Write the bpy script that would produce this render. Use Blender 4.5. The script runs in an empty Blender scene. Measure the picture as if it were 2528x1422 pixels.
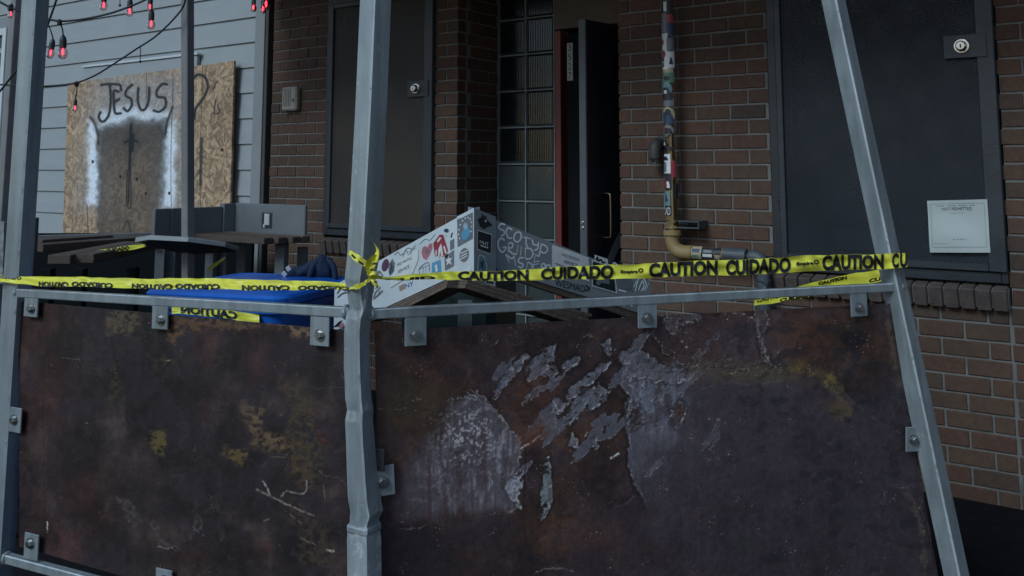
import bpy, math, random
import numpy as np
import bmesh
from mathutils import Vector, Matrix

random.seed(7)
rng = np.random.default_rng(7)
scene = bpy.context.scene
C = scene.collection
R = math.radians

# ------------------------------------------------------------------ camera
F, X0, Y0 = 2300.0, 1264.0, 156.0          # focal length and principal point in photo pixels (2528 x 1422)
PITCH = math.atan(0.115)
CAMZ = 1.5
cd = bpy.data.cameras.new('camera')
cam = bpy.data.objects.new('camera', cd)
C.objects.link(cam)
cam.location = (0, 0, CAMZ)
cam.rotation_euler = (math.pi / 2 + PITCH, 0, 0)
cd.sensor_fit = 'HORIZONTAL'
cd.sensor_width = 36.0
cd.lens = F / 2528 * 36.0
cd.shift_y = -(711 - Y0) / 2528
cd.clip_start, cd.clip_end = 0.05, 3000
scene.camera = cam

# ------------------------------------------------------------------ light
SUN_EL, SUN_AZ = R(38), R(223)             # azimuth clockwise from +Y: behind the camera, from the left
w = bpy.data.worlds.new('World')
scene.world = w
w.use_nodes = True
nt = w.node_tree
bg = nt.nodes['Background']
sky = nt.nodes.new('ShaderNodeTexSky')
sky.sky_type = 'NISHITA'
sky.sun_disc = False
sky.sun_elevation = SUN_EL
sky.sun_rotation = SUN_AZ
sky.air_density = 1.0
sky.dust_density = 0.6
sky.ozone_density = 1.6
nt.links.new(sky.outputs[0], bg.inputs[0])
bg.inputs[1].default_value = 0.08
sl = bpy.data.lights.new('sun', 'SUN')
sl.energy = 1.3
sl.angle = R(22)
sl.color = (0.72, 0.91, 1.0)
so = bpy.data.objects.new('sun', sl)
C.objects.link(so)
sdir = Vector((math.sin(SUN_AZ) * math.cos(SUN_EL), math.cos(SUN_AZ) * math.cos(SUN_EL), math.sin(SUN_EL)))
so.rotation_euler = sdir.to_track_quat('Z', 'Y').to_euler()
so.location = (-4, -6, 9)

vs = scene.view_settings
vs.view_transform = 'Standard'
vs.look = 'None'
vs.exposure = 0.32
vs.gamma = 1.0

# ------------------------------------------------------------------ photo geometry
AL = R(35.2)                                # how far the house fronts are turned from the picture plane
D = np.array([math.cos(AL), -math.sin(AL), 0.0])    # along the wall, to the right and nearer
M = np.array([math.sin(AL), math.cos(AL), 0.0])     # into the building
UP = np.array([0, 0, 1.0])
CAM = np.array([0, 0, CAMZ])
_c, _s = math.cos(PITCH), math.sin(PITCH)

def ray(x, y):
    a, b = (x - X0) / F, -(y - Y0) / F
    return np.array([a, _c - b * _s, _s + b * _c])

def proj(P):
    q = np.asarray(P, float) - CAM
    yy = q[..., 1] * _c + q[..., 2] * _s
    zz = -q[..., 1] * _s + q[..., 2] * _c
    return X0 + F * q[..., 0] / yy, Y0 - F * zz / yy

def at(x, y, k):
    return CAM + ray(x, y) * k

WO = at(1585, 420, 5.37); WO[2] = 0         # wall origin (the brick front stands there)

def W(s, n, z):                             # wall coordinates: along, into the building, up
    return WO + D * s + M * n + UP * z

def onplane(x, y, p0, nrm):
    r = ray(x, y)
    return CAM + r * (((p0 - CAM) @ nrm) / (r @ nrm))

def wpt(x, y, n=0.0):
    p = onplane(x, y, WO + M * n, M)
    return float((p - WO) @ D), float(p[2])

def lerp(a, b, t):
    return a + (b - a) * t

# ------------------------------------------------------------------ numpy noise
def _h(ix, iy, seed):
    n = (ix.astype(np.int64) * 374761393 + iy.astype(np.int64) * 668265263 + seed * 974634541) & 0xffffffff
    n = ((n ^ (n >> 13)) * 1274126177) & 0xffffffff
    n = n ^ (n >> 16)
    return (n & 0xffff) / 65535.0

def vnoise(x, y, seed=0):
    ix, iy = np.floor(x), np.floor(y)
    fx, fy = x - ix, y - iy
    fx = fx * fx * (3 - 2 * fx); fy = fy * fy * (3 - 2 * fy)
    a, b = _h(ix, iy, seed), _h(ix + 1, iy, seed)
    c, d = _h(ix, iy + 1, seed), _h(ix + 1, iy + 1, seed)
    return (a + (b - a) * fx) * (1 - fy) + (c + (d - c) * fx) * fy

def fbm(x, y, seed=0, octv=5, gain=0.5):
    t = 0; amp = 1; tot = 0
    for i in range(octv):
        t = t + amp * vnoise(x, y, seed + i * 17)
        tot += amp; amp *= gain
        x = x * 2.03 + 11.3; y = y * 2.03 + 5.7
    return t / tot

def sstep(a, b, v):
    t = np.clip((v - a) / (b - a), 0, 1)
    return t * t * (3 - 2 * t)

def sdpoly(x, y, pts):
    """signed distance to a polygon, negative inside"""
    d = np.full(x.shape, 1e18); inside = np.zeros(x.shape, bool)
    n = len(pts)
    for i in range(n):
        ax, ay = pts[i]; bx, by = pts[(i + 1) % n]
        ex, ey = bx - ax, by - ay
        t = np.clip(((x - ax) * ex + (y - ay) * ey) / (ex * ex + ey * ey + 1e-9), 0, 1)
        d = np.minimum(d, (x - ax - ex * t) ** 2 + (y - ay - ey * t) ** 2)
        cond = (ay > y) != (by > y)
        xin = (bx - ax) * (y - ay) / (by - ay + 1e-12) + ax
        inside ^= cond & (x < xin)
    d = np.sqrt(d)
    return np.where(inside, -d, d)

def sdline(x, y, pts):
    d = np.full(x.shape, 1e18)
    for (ax, ay), (bx, by) in zip(pts[:-1], pts[1:]):
        ex, ey = bx - ax, by - ay
        t = np.clip(((x - ax) * ex + (y - ay) * ey) / (ex * ex + ey * ey + 1e-9), 0, 1)
        d = np.minimum(d, (x - ax - ex * t) ** 2 + (y - ay - ey * t) ** 2)
    return np.sqrt(d)

# ------------------------------------------------------------------ materials
MATS = {}

def mat(name, col, rough=0.6, metal=0.0, var=0.18, scale=6.0, bump=0.0, bscale=60.0, spec=0.5, col2=None, stretch=(1, 1, 1), coat=0.0):
    """painted, cast or wooden surface: base colour broken up by two noises, fine relief, uneven gloss"""
    if name in MATS:
        return MATS[name]
    m = bpy.data.materials.new(name)
    m.use_nodes = True
    t = m.node_tree; N = t.nodes; L = t.links
    b = N['Principled BSDF']
    tc = N.new('ShaderNodeTexCoord')
    mp = N.new('ShaderNodeMapping')
    mp.inputs['Scale'].default_value = stretch
    L.new(tc.outputs['Object'], mp.inputs[0])
    n1 = N.new('ShaderNodeTexNoise'); n1.inputs['Scale'].default_value = scale; n1.inputs['Detail'].default_value = 6; n1.inputs['Roughness'].default_value = 0.65
    L.new(mp.outputs[0], n1.inputs['Vector'])
    rp = N.new('ShaderNodeMapRange')
    rp.inputs[1].default_value = 0.3; rp.inputs[2].default_value = 0.7
    L.new(n1.outputs['Fac'], rp.inputs[0])
    mx = N.new('ShaderNodeMix'); mx.data_type = 'RGBA'
    L.new(rp.outputs[0], mx.inputs[0])
    c2 = col2 if col2 else tuple(min(1, c * (1 + var)) for c in col)
    c1 = tuple(c * (1 - var) for c in col) if not col2 else col
    mx.inputs[6].default_value = (*c1, 1); mx.inputs[7].default_value = (*c2, 1)
    L.new(mx.outputs[2], b.inputs['Base Color'])
    rr = N.new('ShaderNodeMapRange')
    rr.inputs[1].default_value = 0.25; rr.inputs[2].default_value = 0.75
    rr.inputs[3].default_value = max(0.02, rough - 0.1); rr.inputs[4].default_value = min(1, rough + 0.1)
    L.new(n1.outputs['Fac'], rr.inputs[0]); L.new(rr.outputs[0], b.inputs['Roughness'])
    b.inputs['Metallic'].default_value = metal
    b.inputs['Specular IOR Level'].default_value = spec
    b.inputs['Coat Weight'].default_value = coat
    if bump:
        n2 = N.new('ShaderNodeTexNoise'); n2.inputs['Scale'].default_value = bscale; n2.inputs['Detail'].default_value = 5
        L.new(mp.outputs[0], n2.inputs['Vector'])
        bp = N.new('ShaderNodeBump'); bp.inputs['Strength'].default_value = bump; bp.inputs['Distance'].default_value = 0.01
        L.new(n2.outputs['Fac'], bp.inputs['Height']); L.new(bp.outputs[0], b.inputs['Normal'])
    MATS[name] = m
    return m

def attr_mat(name, rough=0.6, metal=0.0, bump=0.25, bscale=120, grain=0.25, gscale=90, alpha_rough=None, spec=0.5):
    """colour from the mesh's stain attribute, broken up further by fine procedural grain"""
    m = bpy.data.materials.new(name); m.use_nodes = True
    t = m.node_tree; N = t.nodes; L = t.links; b = N['Principled BSDF']
    a = N.new('ShaderNodeAttribute'); a.attribute_name = 'stain'
    tc = N.new('ShaderNodeTexCoord')
    n1 = N.new('ShaderNodeTexNoise'); n1.inputs['Scale'].default_value = gscale; n1.inputs['Detail'].default_value = 8; n1.inputs['Roughness'].default_value = 0.75
    L.new(tc.outputs['Object'], n1.inputs['Vector'])
    rp = N.new('ShaderNodeMapRange'); rp.inputs[1].default_value = 0.3; rp.inputs[2].default_value = 0.7
    rp.inputs[3].default_value = 1 - grain; rp.inputs[4].default_value = 1 + grain
    L.new(n1.outputs['Fac'], rp.inputs[0])
    v = N.new('ShaderNodeVectorMath'); v.operation = 'SCALE'
    L.new(a.outputs['Color'], v.inputs[0]); L.new(rp.outputs[0], v.inputs['Scale'])
    L.new(v.outputs[0], b.inputs['Base Color'])
    if alpha_rough:
        rr = N.new('ShaderNodeMapRange'); rr.inputs[3].default_value = alpha_rough[0]; rr.inputs[4].default_value = alpha_rough[1]
        L.new(a.outputs['Alpha'], rr.inputs[0]); L.new(rr.outputs[0], b.inputs['Roughness'])
    else:
        b.inputs['Roughness'].default_value = rough
    b.inputs['Metallic'].default_value = metal
    b.inputs['Specular IOR Level'].default_value = spec
    n2 = N.new('ShaderNodeTexNoise'); n2.inputs['Scale'].default_value = bscale; n2.inputs['Detail'].default_value = 6
    L.new(tc.outputs['Object'], n2.inputs['Vector'])
    bp = N.new('ShaderNodeBump'); bp.inputs['Strength'].default_value = bump; bp.inputs['Distance'].default_value = 0.004
    L.new(n2.outputs['Fac'], bp.inputs['Height']); L.new(bp.outputs[0], b.inputs['Normal'])
    MATS[name] = m
    return m

# ------------------------------------------------------------------ objects
def origin(o):
    p = np.zeros(3)
    while o is not None:
        p = p + np.array(o.location); o = o.parent
    return p

def tag(o, label=None, cat=None, group=None, kind=None):
    if label: o['label'] = label
    if cat: o['category'] = cat
    if group: o['group'] = group
    if kind: o['kind'] = kind
    return o

def thing(name, loc, label, cat, group=None):
    o = bpy.data.objects.new(name, None)
    o.empty_display_size = 0.1
    C.objects.link(o)
    o.location = tuple(float(v) for v in loc)
    return tag(o, label, cat, group)

def add(name, verts, faces, m, parent=None, loc=None, smooth=False):
    """one mesh object from world-space vertices"""
    verts = np.asarray(verts, float)
    if parent is not None:
        base = origin(parent); o_loc = (0, 0, 0)
    else:
        base = np.asarray(loc, float) if loc is not None else np.array([*verts.mean(0)[:2], verts[:, 2].min()])
        o_loc = tuple(base)
    me = bpy.data.meshes.new(name)
    me.from_pydata((verts - base).tolist(), [], [tuple(int(i) for i in f) for f in faces])
    if m is not None:
        for mm in (m if isinstance(m, (list, tuple)) else [m]):
            me.materials.append(mm)
    if smooth:
        me.polygons.foreach_set('use_smooth', [True] * len(me.polygons))
    me.update()
    o = bpy.data.objects.new(name, me)
    C.objects.link(o)
    o.location = o_loc
    if parent is not None:
        o.parent = parent
    return o

class MB:
    """collects shapes for one mesh"""
    def __init__(self): self.v = []; self.f = []
    def put(self, v, f):
        n = len(self.v)
        self.v.extend([tuple(p) for p in v]); self.f.extend([tuple(i + n for i in q) for q in f]); return self
    def box(self, c, hx, hy, hz, ax=None, b=0.002):
        return self.put(*cbox(c, hx, hy, hz, ax, b))
    def build(self, name, m, parent=None, loc=None, smooth=False):
        return add(name, self.v, self.f, m, parent, loc, smooth)

WAX = (D, M, UP)
XAX = (np.array([1., 0, 0]), np.array([0, 1., 0]), UP)

def cbox(c, hx, hy, hz, ax=None, b=0.002):
    """box with chamfered edges"""
    ax = ax or XAX
    c = np.asarray(c, float); h = (hx, hy, hz)
    b = min(b, 0.45 * min(h))
    V = []; idx = {}
    for sx in (-1, 1):
        for sy in (-1, 1):
            for sz in (-1, 1):
                s = (sx, sy, sz)
                for k in range(3):
                    q = [s[i] * (h[i] if i == k else h[i] - b) for i in range(3)]
                    idx[(s, k)] = len(V)
                    V.append(c + ax[0] * q[0] + ax[1] * q[1] + ax[2] * q[2])
    Fs = []
    for k in range(3):
        i, j = [(1, 2), (2, 0), (0, 1)][k]
        for sg in (-1, 1):
            loop = []
            for (u, v) in ((-1, -1), (1, -1), (1, 1), (-1, 1)):
                s = [0, 0, 0]; s[k] = sg; s[i] = u; s[j] = v
                loop.append(idx[(tuple(s), k)])
            Fs.append(loop if sg > 0 else loop[::-1])
    for k in range(3):                       # edges along axis k
        i, j = [(1, 2), (2, 0), (0, 1)][k]
        for u in (-1, 1):
            for v in (-1, 1):
                s0 = [0, 0, 0]; s0[i] = u; s0[j] = v; s1 = list(s0)
                s0[k] = -1; s1[k] = 1
                s0, s1 = tuple(s0), tuple(s1)
                loop = [idx[(s0, i)], idx[(s0, j)], idx[(s1, j)], idx[(s1, i)]]
                Fs.append(loop if u * v < 0 else loop[::-1])
    for s in [(a, b2, c2) for a in (-1, 1) for b2 in (-1, 1) for c2 in (-1, 1)]:
        loop = [idx[(s, 0)], idx[(s, 1)], idx[(s, 2)]]
        Fs.append(loop if s[0] * s[1] * s[2] > 0 else loop[::-1])
    return V, Fs

def frame_of(t, up=UP):
    t = t / np.linalg.norm(t)
    a = np.cross(t, up)
    if np.linalg.norm(a) < 1e-4: a = np.cross(t, np.array([1., 0, 0]))
    a /= np.linalg.norm(a)
    b = np.cross(a, t)
    return t, a, b

def beam(p, q, hw, hh, up=UP, b=0.002):
    """chamfered bar from p to q"""
    p = np.asarray(p, float); q = np.asarray(q, float)
    t, a, bb = frame_of(q - p, up)
    return cbox((p + q) / 2, np.linalg.norm(q - p) / 2, hw, hh, (t, a, bb), b)

def tube(pts, rad, n=12, cap=True):
    pts = [np.asarray(p, float) for p in pts]
    rads = rad if isinstance(rad, (list, tuple)) else [rad] * len(pts)
    V = []; Fs = []
    prev = None
    for i, p in enumerate(pts):
        t = pts[min(i + 1, len(pts) - 1)] - pts[max(i - 1, 0)]
        t = t / (np.linalg.norm(t) + 1e-12)
        if prev is None:
            _, a, b = frame_of(t)
        else:
            a = prev - t * (prev @ t); a /= np.linalg.norm(a); b = np.cross(t, a)
        prev = a
        for j in range(n):
            an = 2 * math.pi * j / n
            V.append(p + (a * math.cos(an) + b * math.sin(an)) * rads[i])
    for i in range(len(pts) - 1):
        for j in range(n):
            Fs.append((i * n + j, i * n + (j + 1) % n, (i + 1) * n + (j + 1) % n, (i + 1) * n + j))
    if cap:
        Fs.append(tuple(range(n - 1, -1, -1))); k = (len(pts) - 1) * n
        Fs.append(tuple(k + j for j in range(n)))
    return V, Fs

def catmull(pts, sub=6):
    P = [np.asarray(p, float) for p in pts]
    P = [2 * P[0] - P[1]] + P + [2 * P[-1] - P[-2]]
    out = []
    for i in range(1, len(P) - 2):
        for k in range(sub):
            t = k / sub
            out.append(0.5 * (2 * P[i] + (P[i + 1] - P[i - 1]) * t + (2 * P[i - 1] - 5 * P[i] + 4 * P[i + 1] - P[i + 2]) * t * t
                              + (-P[i - 1] + 3 * P[i] - 3 * P[i + 1] + P[i + 2]) * t ** 3))
    out.append(P[-2])
    return out

def hexbolt(c, nrm, r=0.011, h=0.009):
    """hexagon head seen along nrm"""
    t, a, b = frame_of(nrm)
    mb = MB()
    for rr, z0, z1, n in ((r, 0.004, 0.004 + h, 6),):
        V = []
        for z, q in ((z0, rr), (z1 - 0.002, rr), (z1, rr * 0.86)):
            for j in range(n):
                an = 2 * math.pi * j / n + 0.3
                V.append(c + t * z + (a * math.cos(an) + b * math.sin(an)) * q)
        Fs = []
        for k in range(2):
            for j in range(n):
                Fs.append((k * n + j, k * n + (j + 1) % n, (k + 1) * n + (j + 1) % n, (k + 1) * n + j))
        Fs.append(tuple(2 * n + j for j in range(n)))
        mb.put(V, Fs)
    V, Fs = tube([c, c + t * 0.004], r * 1.45, 16)
    mb.put(V, Fs)
    return mb

_txt = {}
def text_mesh(s, bold=0.0):
    """flat glyph outline mesh, 2-D verts scaled so that the word spans 0..1 x 0..1"""
    if (s, bold) in _txt: return _txt[(s, bold)]
    cu = bpy.data.curves.new('t', 'FONT'); cu.body = s; cu.resolution_u = 3; cu.offset = bold
    o = bpy.data.objects.new('t', cu); C.objects.link(o)
    dg = bpy.context.evaluated_depsgraph_get()
    me = bpy.data.meshes.new_from_object(o.evaluated_get(dg))
    v = np.array([p.co[:2] for p in me.vertices]); f = [tuple(p.vertices) for p in me.polygons]
    if bold:                                  # finer faces, so that the word can follow a wrinkled strip
        bm = bmesh.new(); bm.from_mesh(me); bmesh.ops.triangulate(bm, faces=bm.faces[:])
        for _ in range(2):
            bmesh.ops.subdivide_edges(bm, edges=[e for e in bm.edges if e.calc_length() > .06], cuts=1)
            bmesh.ops.triangulate(bm, faces=bm.faces[:])
        v = np.array([p.co[:2] for p in bm.verts]); bm.verts.index_update(); f = [tuple(q.index for q in p.verts) for p in bm.faces]; bm.free()
    bpy.data.objects.remove(o); bpy.data.curves.remove(cu); bpy.data.meshes.remove(me)
    v = (v - v.min(0)) / (v.max(0) - v.min(0))
    _txt[(s, bold)] = (v, f)
    return v, f

def ribbon_stroke(pts3, nrm, wd):
    """flat painted stroke: strip along pts3 lying in the plane with normal nrm"""
    pts3 = [np.asarray(p, float) for p in pts3]
    V = []; Fs = []
    n = len(pts3)
    for i, p in enumerate(pts3):
        t = pts3[min(i + 1, n - 1)] - pts3[max(i - 1, 0)]
        t = t / (np.linalg.norm(t) + 1e-12)
        sd = np.cross(nrm, t); sd /= np.linalg.norm(sd) + 1e-12
        ww = wd * (0.55 if i in (0, n - 1) else 1)
        V += [p + sd * ww / 2, p - sd * ww / 2]
    for i in range(n - 1):
        Fs.append((2 * i, 2 * i + 1, 2 * i + 3, 2 * i + 2))
    return V, Fs
# ------------------------------------------------------------------ ground
asphalt = mat('patio_ground', (0.010, 0.009, 0.012), 0.95, spec=.12, var=0.35, scale=14, bump=0.5, bscale=180)
g = add('ground', [(-400, -400, 0), (400, -400, 0), (400, 400, 0), (-400, 400, 0)], [(0, 1, 2, 3)], asphalt, loc=(0, 0, 0))
tag(g, kind='structure')

# ------------------------------------------------------------------ brick house
def brick_material():
    m = bpy.data.materials.new('brown_brick'); m.use_nodes = True
    t = m.node_tree; N = t.nodes; L = t.links; b = N['Principled BSDF']
    oi = N.new('ShaderNodeObjectInfo'); ge = N.new('ShaderNodeNewGeometry'); tc = N.new('ShaderNodeTexCoord')
    ad = N.new('ShaderNodeMath'); ad.operation = 'ADD'; L.new(oi.outputs['Random'], ad.inputs[0]); L.new(ge.outputs['Random Per Island'], ad.inputs[1])
    fr = N.new('ShaderNodeMath'); fr.operation = 'FRACT'; L.new(ad.outputs[0], fr.inputs[0])
    cr = N.new('ShaderNodeValToRGB'); e = cr.color_ramp.elements
    cols = [(0.0, (0.080, 0.058, 0.043)), (0.25, (0.100, 0.067, 0.047)), (0.45, (0.112, 0.064, 0.045)), (0.6, (0.090, 0.068, 0.049)), (0.8, (0.105, 0.060, 0.044)), (1.0, (0.068, 0.054, 0.044))]
    e[0].position, e[0].color = cols[0][0], (*cols[0][1], 1); e[1].position, e[1].color = cols[-1][0], (*cols[-1][1], 1)
    for p, c in cols[1:-1]:
        q = e.new(p); q.color = (*c, 1)
    L.new(fr.outputs[0], cr.inputs[0])
    va = N.new('ShaderNodeVectorMath'); va.operation = 'ADD'; L.new(ge.outputs['Position'], va.inputs[0])
    n1 = N.new('ShaderNodeTexNoise'); n1.inputs['Scale'].default_value = 34; n1.inputs['Detail'].default_value = 7; n1.inputs['Roughness'].default_value = 0.75
    L.new(va.outputs[0], n1.inputs['Vector'])
    n3 = N.new('ShaderNodeTexNoise'); n3.inputs['Scale'].default_value = 1.6; n3.inputs['Detail'].default_value = 4
    L.new(va.outputs[0], n3.inputs['Vector'])
    r1 = N.new('ShaderNodeMapRange'); r1.inputs[1].default_value = 0.3; r1.inputs[2].default_value = 0.7; r1.inputs[3].default_value = 0.72; r1.inputs[4].default_value = 1.25
    L.new(n1.outputs['Fac'], r1.inputs[0])
    r3 = N.new('ShaderNodeMapRange'); r3.inputs[1].default_value = 0.3; r3.inputs[2].default_value = 0.7; r3.inputs[3].default_value = 0.68; r3.inputs[4].default_value = 1.25
    L.new(n3.outputs['Fac'], r3.inputs[0])
    mu = N.new('ShaderNodeMath'); mu.operation = 'MULTIPLY'; L.new(r1.outputs[0], mu.inputs[0]); L.new(r3.outputs[0], mu.inputs[1])
    tn_ = N.new('ShaderNodeVectorMath'); tn_.operation = 'MULTIPLY'; tn_.inputs[1].default_value = (.92, .78, .72); L.new(cr.outputs[0], tn_.inputs[0])
    sc = N.new('ShaderNodeVectorMath'); sc.operation = 'SCALE'; L.new(tn_.outputs[0], sc.inputs[0]); L.new(mu.outputs[0], sc.inputs['Scale'])
    L.new(sc.outputs[0], b.inputs['Base Color'])
    b.inputs['Roughness'].default_value = 0.85
    n2 = N.new('ShaderNodeTexNoise'); n2.inputs['Scale'].default_value = 160; n2.inputs['Detail'].default_value = 6
    L.new(va.outputs[0], n2.inputs['Vector'])
    bp = N.new('ShaderNodeBump'); bp.inputs['Strength'].default_value = 0.45; bp.inputs['Distance'].default_value = 0.004
    L.new(n2.outputs['Fac'], bp.inputs['Height']); L.new(bp.outputs[0], b.inputs['Normal'])
    MATS['brick'] = m
    return m

BRICK = brick_material()
MORTAR = mat('mortar', (0.175, 0.168, 0.158), 0.95, var=0.3, scale=9, bump=0.6, bscale=220)
house = thing('brick_house', W(0, 0.2, 0), 'brown brick house front with screened windows and a recessed entrance behind the fence', 'house')
HB = origin(house)

COURSE, BL, JT = 0.0813, 0.2032, 0.0105
ZP, SP = 0.800, 1.659
RECN = 0.46
ZTOP = 3.55
WIN_L = (-2.60, -1.557, 1.035, 2.78)
WIN_R = (0.765, 1.858, 0.985, 2.78)
DOOR = (-1.358, -0.147, 0.0, 2.80)

# mortar core, set 7 mm behind the brick faces
core = MB()
def corebox(s0, s1, n0, n1, z0, z1):
    core.box(W((s0 + s1) / 2, (n0 + n1) / 2, (z0 + z1) / 2), (s1 - s0) / 2, (n1 - n0) / 2, (z1 - z0) / 2, WAX, 0.001)
E7 = 0.007
corebox(-3.215, WIN_L[0] - E7, E7, 0.30, 0, ZTOP)
corebox(WIN_L[0] - E7, WIN_L[1] + E7, E7 + .0005, 0.30, 0, 0.955)
corebox(WIN_L[0] - E7, WIN_L[1] + E7, E7 + .0005, 0.30, 2.80, ZTOP)
corebox(WIN_L[1] + E7, DOOR[0] - E7, E7, RECN + .1, 0, ZTOP)
corebox(DOOR[0] - E7, DOOR[1] + E7, E7 + .0005, RECN + .1, DOOR[3], ZTOP)
corebox(DOOR[1] + E7, WIN_R[0] - E7, E7, RECN + .1, 0, ZTOP)
corebox(WIN_R[0] - E7, WIN_R[1] + E7, E7 + .0005, 0.30, 0, 0.885)
corebox(WIN_R[0] - E7, WIN_R[1] + E7, E7 + .0005, 0.30, 2.80, ZTOP)
corebox(WIN_R[1] + E7, 6.0, E7, 0.30, 0, ZTOP)
core.build('mortar_wall', MORTAR, house)

# every brick as (centre, half length, half depth, along the front?) cut to the regions of the wall
bricks = []
def lay(a0, a1, z0, z1, place, half, shift=0.0):
    i0 = math.floor((z0 - ZP) / COURSE) - 1
    i = i0
    while ZP + i * COURSE < z1:
        zb, zt = ZP + i * COURSE + JT / 2, ZP + (i + 1) * COURSE - JT / 2
        lo, hi = max(zb, z0), min(zt, z1)
        if hi - lo > 0.02:
            off = SP + shift + (0 if i % 2 else BL / 2)
            j = math.floor((a0 - off) / BL) - 1
            while off + j * BL < a1:
                x0, x1 = max(off + j * BL + JT / 2, a0), min(off + (j + 1) * BL - JT / 2, a1)
                if x1 - x0 > 0.025:
                    bricks.append((place((x0 + x1) / 2, (lo + hi) / 2), (x1 - x0) / 2, (hi - lo) / 2, half))
                j += 1
        i += 1
fr_ = lambda s, z: W(s, 0.045, z)
lay(-3.215, WIN_L[0], 0, ZTOP, fr_, 0)
lay(WIN_L[0] + JT, WIN_L[1] - JT, 0, 0.955, fr_, 0)
lay(WIN_L[1], DOOR[0], 0, ZTOP, fr_, 0, shift=(WIN_L[1] - SP) % BL - JT / 2)
lay(DOOR[1], WIN_R[0], 0, ZTOP, fr_, 0)
lay(WIN_R[0] + JT, WIN_R[1] - JT, 0, 0.885, fr_, 0)
lay(WIN_R[1], 6.0, 0, ZTOP, fr_, 0)
lay(0.105, RECN, 0, DOOR[3], lambda n, z: W(DOOR[0] - 0.045, n, z), 1)
for a, b_ in ((WIN_L[0] + JT, WIN_L[1] - JT), (DOOR[0] + JT, DOOR[1] - JT), (WIN_R[0] + JT, WIN_R[1] - JT)):
    lay(a, b_, 2.80, ZTOP, fr_, 0)

def seen(c):
    x, y = proj(c)
    if not (-20 < x < 2548 and -20 < y < 1442): return 0
    if y > 760 and x < 2210: return 0
    if WIN_L[0] < (c - WO) @ D < WIN_L[1] and y > 640 and x > 860: return 0
    return 1.0 / np.linalg.norm(c - CAM) ** 2
rank = sorted(range(len(bricks)), key=lambda i: -seen(bricks[i][0]) * bricks[i][1])
single = set(rank[:300])
cache = {}
rest = MB()
for i, (c, hl, hz, side) in enumerate(bricks):
    jit = rng.normal(0, 0.0012)
    c = c + M * jit if not side else c + D * jit
    ax = WAX if not side else (M, D, UP)
    if i in single and seen(bricks[i][0]) > 0:
        key = (round(hl, 3), round(hz, 3))
        if key not in cache:
            V, Fs = cbox((0, 0, 0), hl, 0.045, hz, None, 0.003)
            me = bpy.data.meshes.new('brick'); me.from_pydata([tuple(v) for v in V], [], Fs); me.materials.append(BRICK); cache[key] = me
        o = bpy.data.objects.new('brick', cache[key]); C.objects.link(o)
        o.parent = house; o.location = tuple(c - HB)
        o.rotation_euler = (rng.normal(0, 0.004), rng.normal(0, 0.003), -AL + (math.pi / 2 if side else 0))
    else:
        rest.box(c, hl, 0.045, hz, ax, 0.003)
tag(rest.build('brick_courses', BRICK, house), kind='stuff')

# rowlock sills under both windows
SILLB = mat('sill_brick', (0.085, 0.062, 0.055), 0.85, var=0.35, scale=20, bump=0.4, bscale=150)
def sill(s0, s1, ztop, drop, parent):
    n = int(round((s1 - s0) / 0.0677))
    st = (s1 - s0) / n
    tilt = R(14)
    ny = M * math.cos(tilt) + UP * math.sin(tilt); nz = UP * math.cos(tilt) - M * math.sin(tilt)
    bed = MB()
    bed.box(W((s0 + s1) / 2, 0.055, ztop - drop / 2 - 0.002), (s1 - s0) / 2 - 0.001, 0.085, drop / 2 - 0.008, (D, ny, nz), 0.001)
    bed.build('sill_mortar', MORTAR, parent)
    for k in range(n):
        V, Fs = cbox(W(s0 + st * (k + .5), 0.05 + rng.normal(0, .0015), ztop - drop / 2), st / 2 - 0.005, 0.10, drop / 2, (D, ny, nz), 0.004)
        add('sill_brick', V, Fs, SILLB, parent)
sill(WIN_R[0] - 0.0, WIN_R[1] + 0.0, WIN_R[2] - 0.002, 0.098, house)
sill(WIN_L[0], WIN_L[1], WIN_L[2] - 0.012, 0.092, house)

# flat canopy above the entrance and the windows (over the top of the picture)
CAN = mat('canopy_paint', (0.06, 0.058, 0.056), 0.7)
mb = MB()
mb.box(W(0.2, -0.72, 3.06), 3.45, 0.715, 0.06, WAX, 0.004)
mb.box(W(0.2, -1.46, 3.06), 3.45, 0.02, 0.11, WAX, 0.004)
mb.build('canopy', CAN, house)

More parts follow.
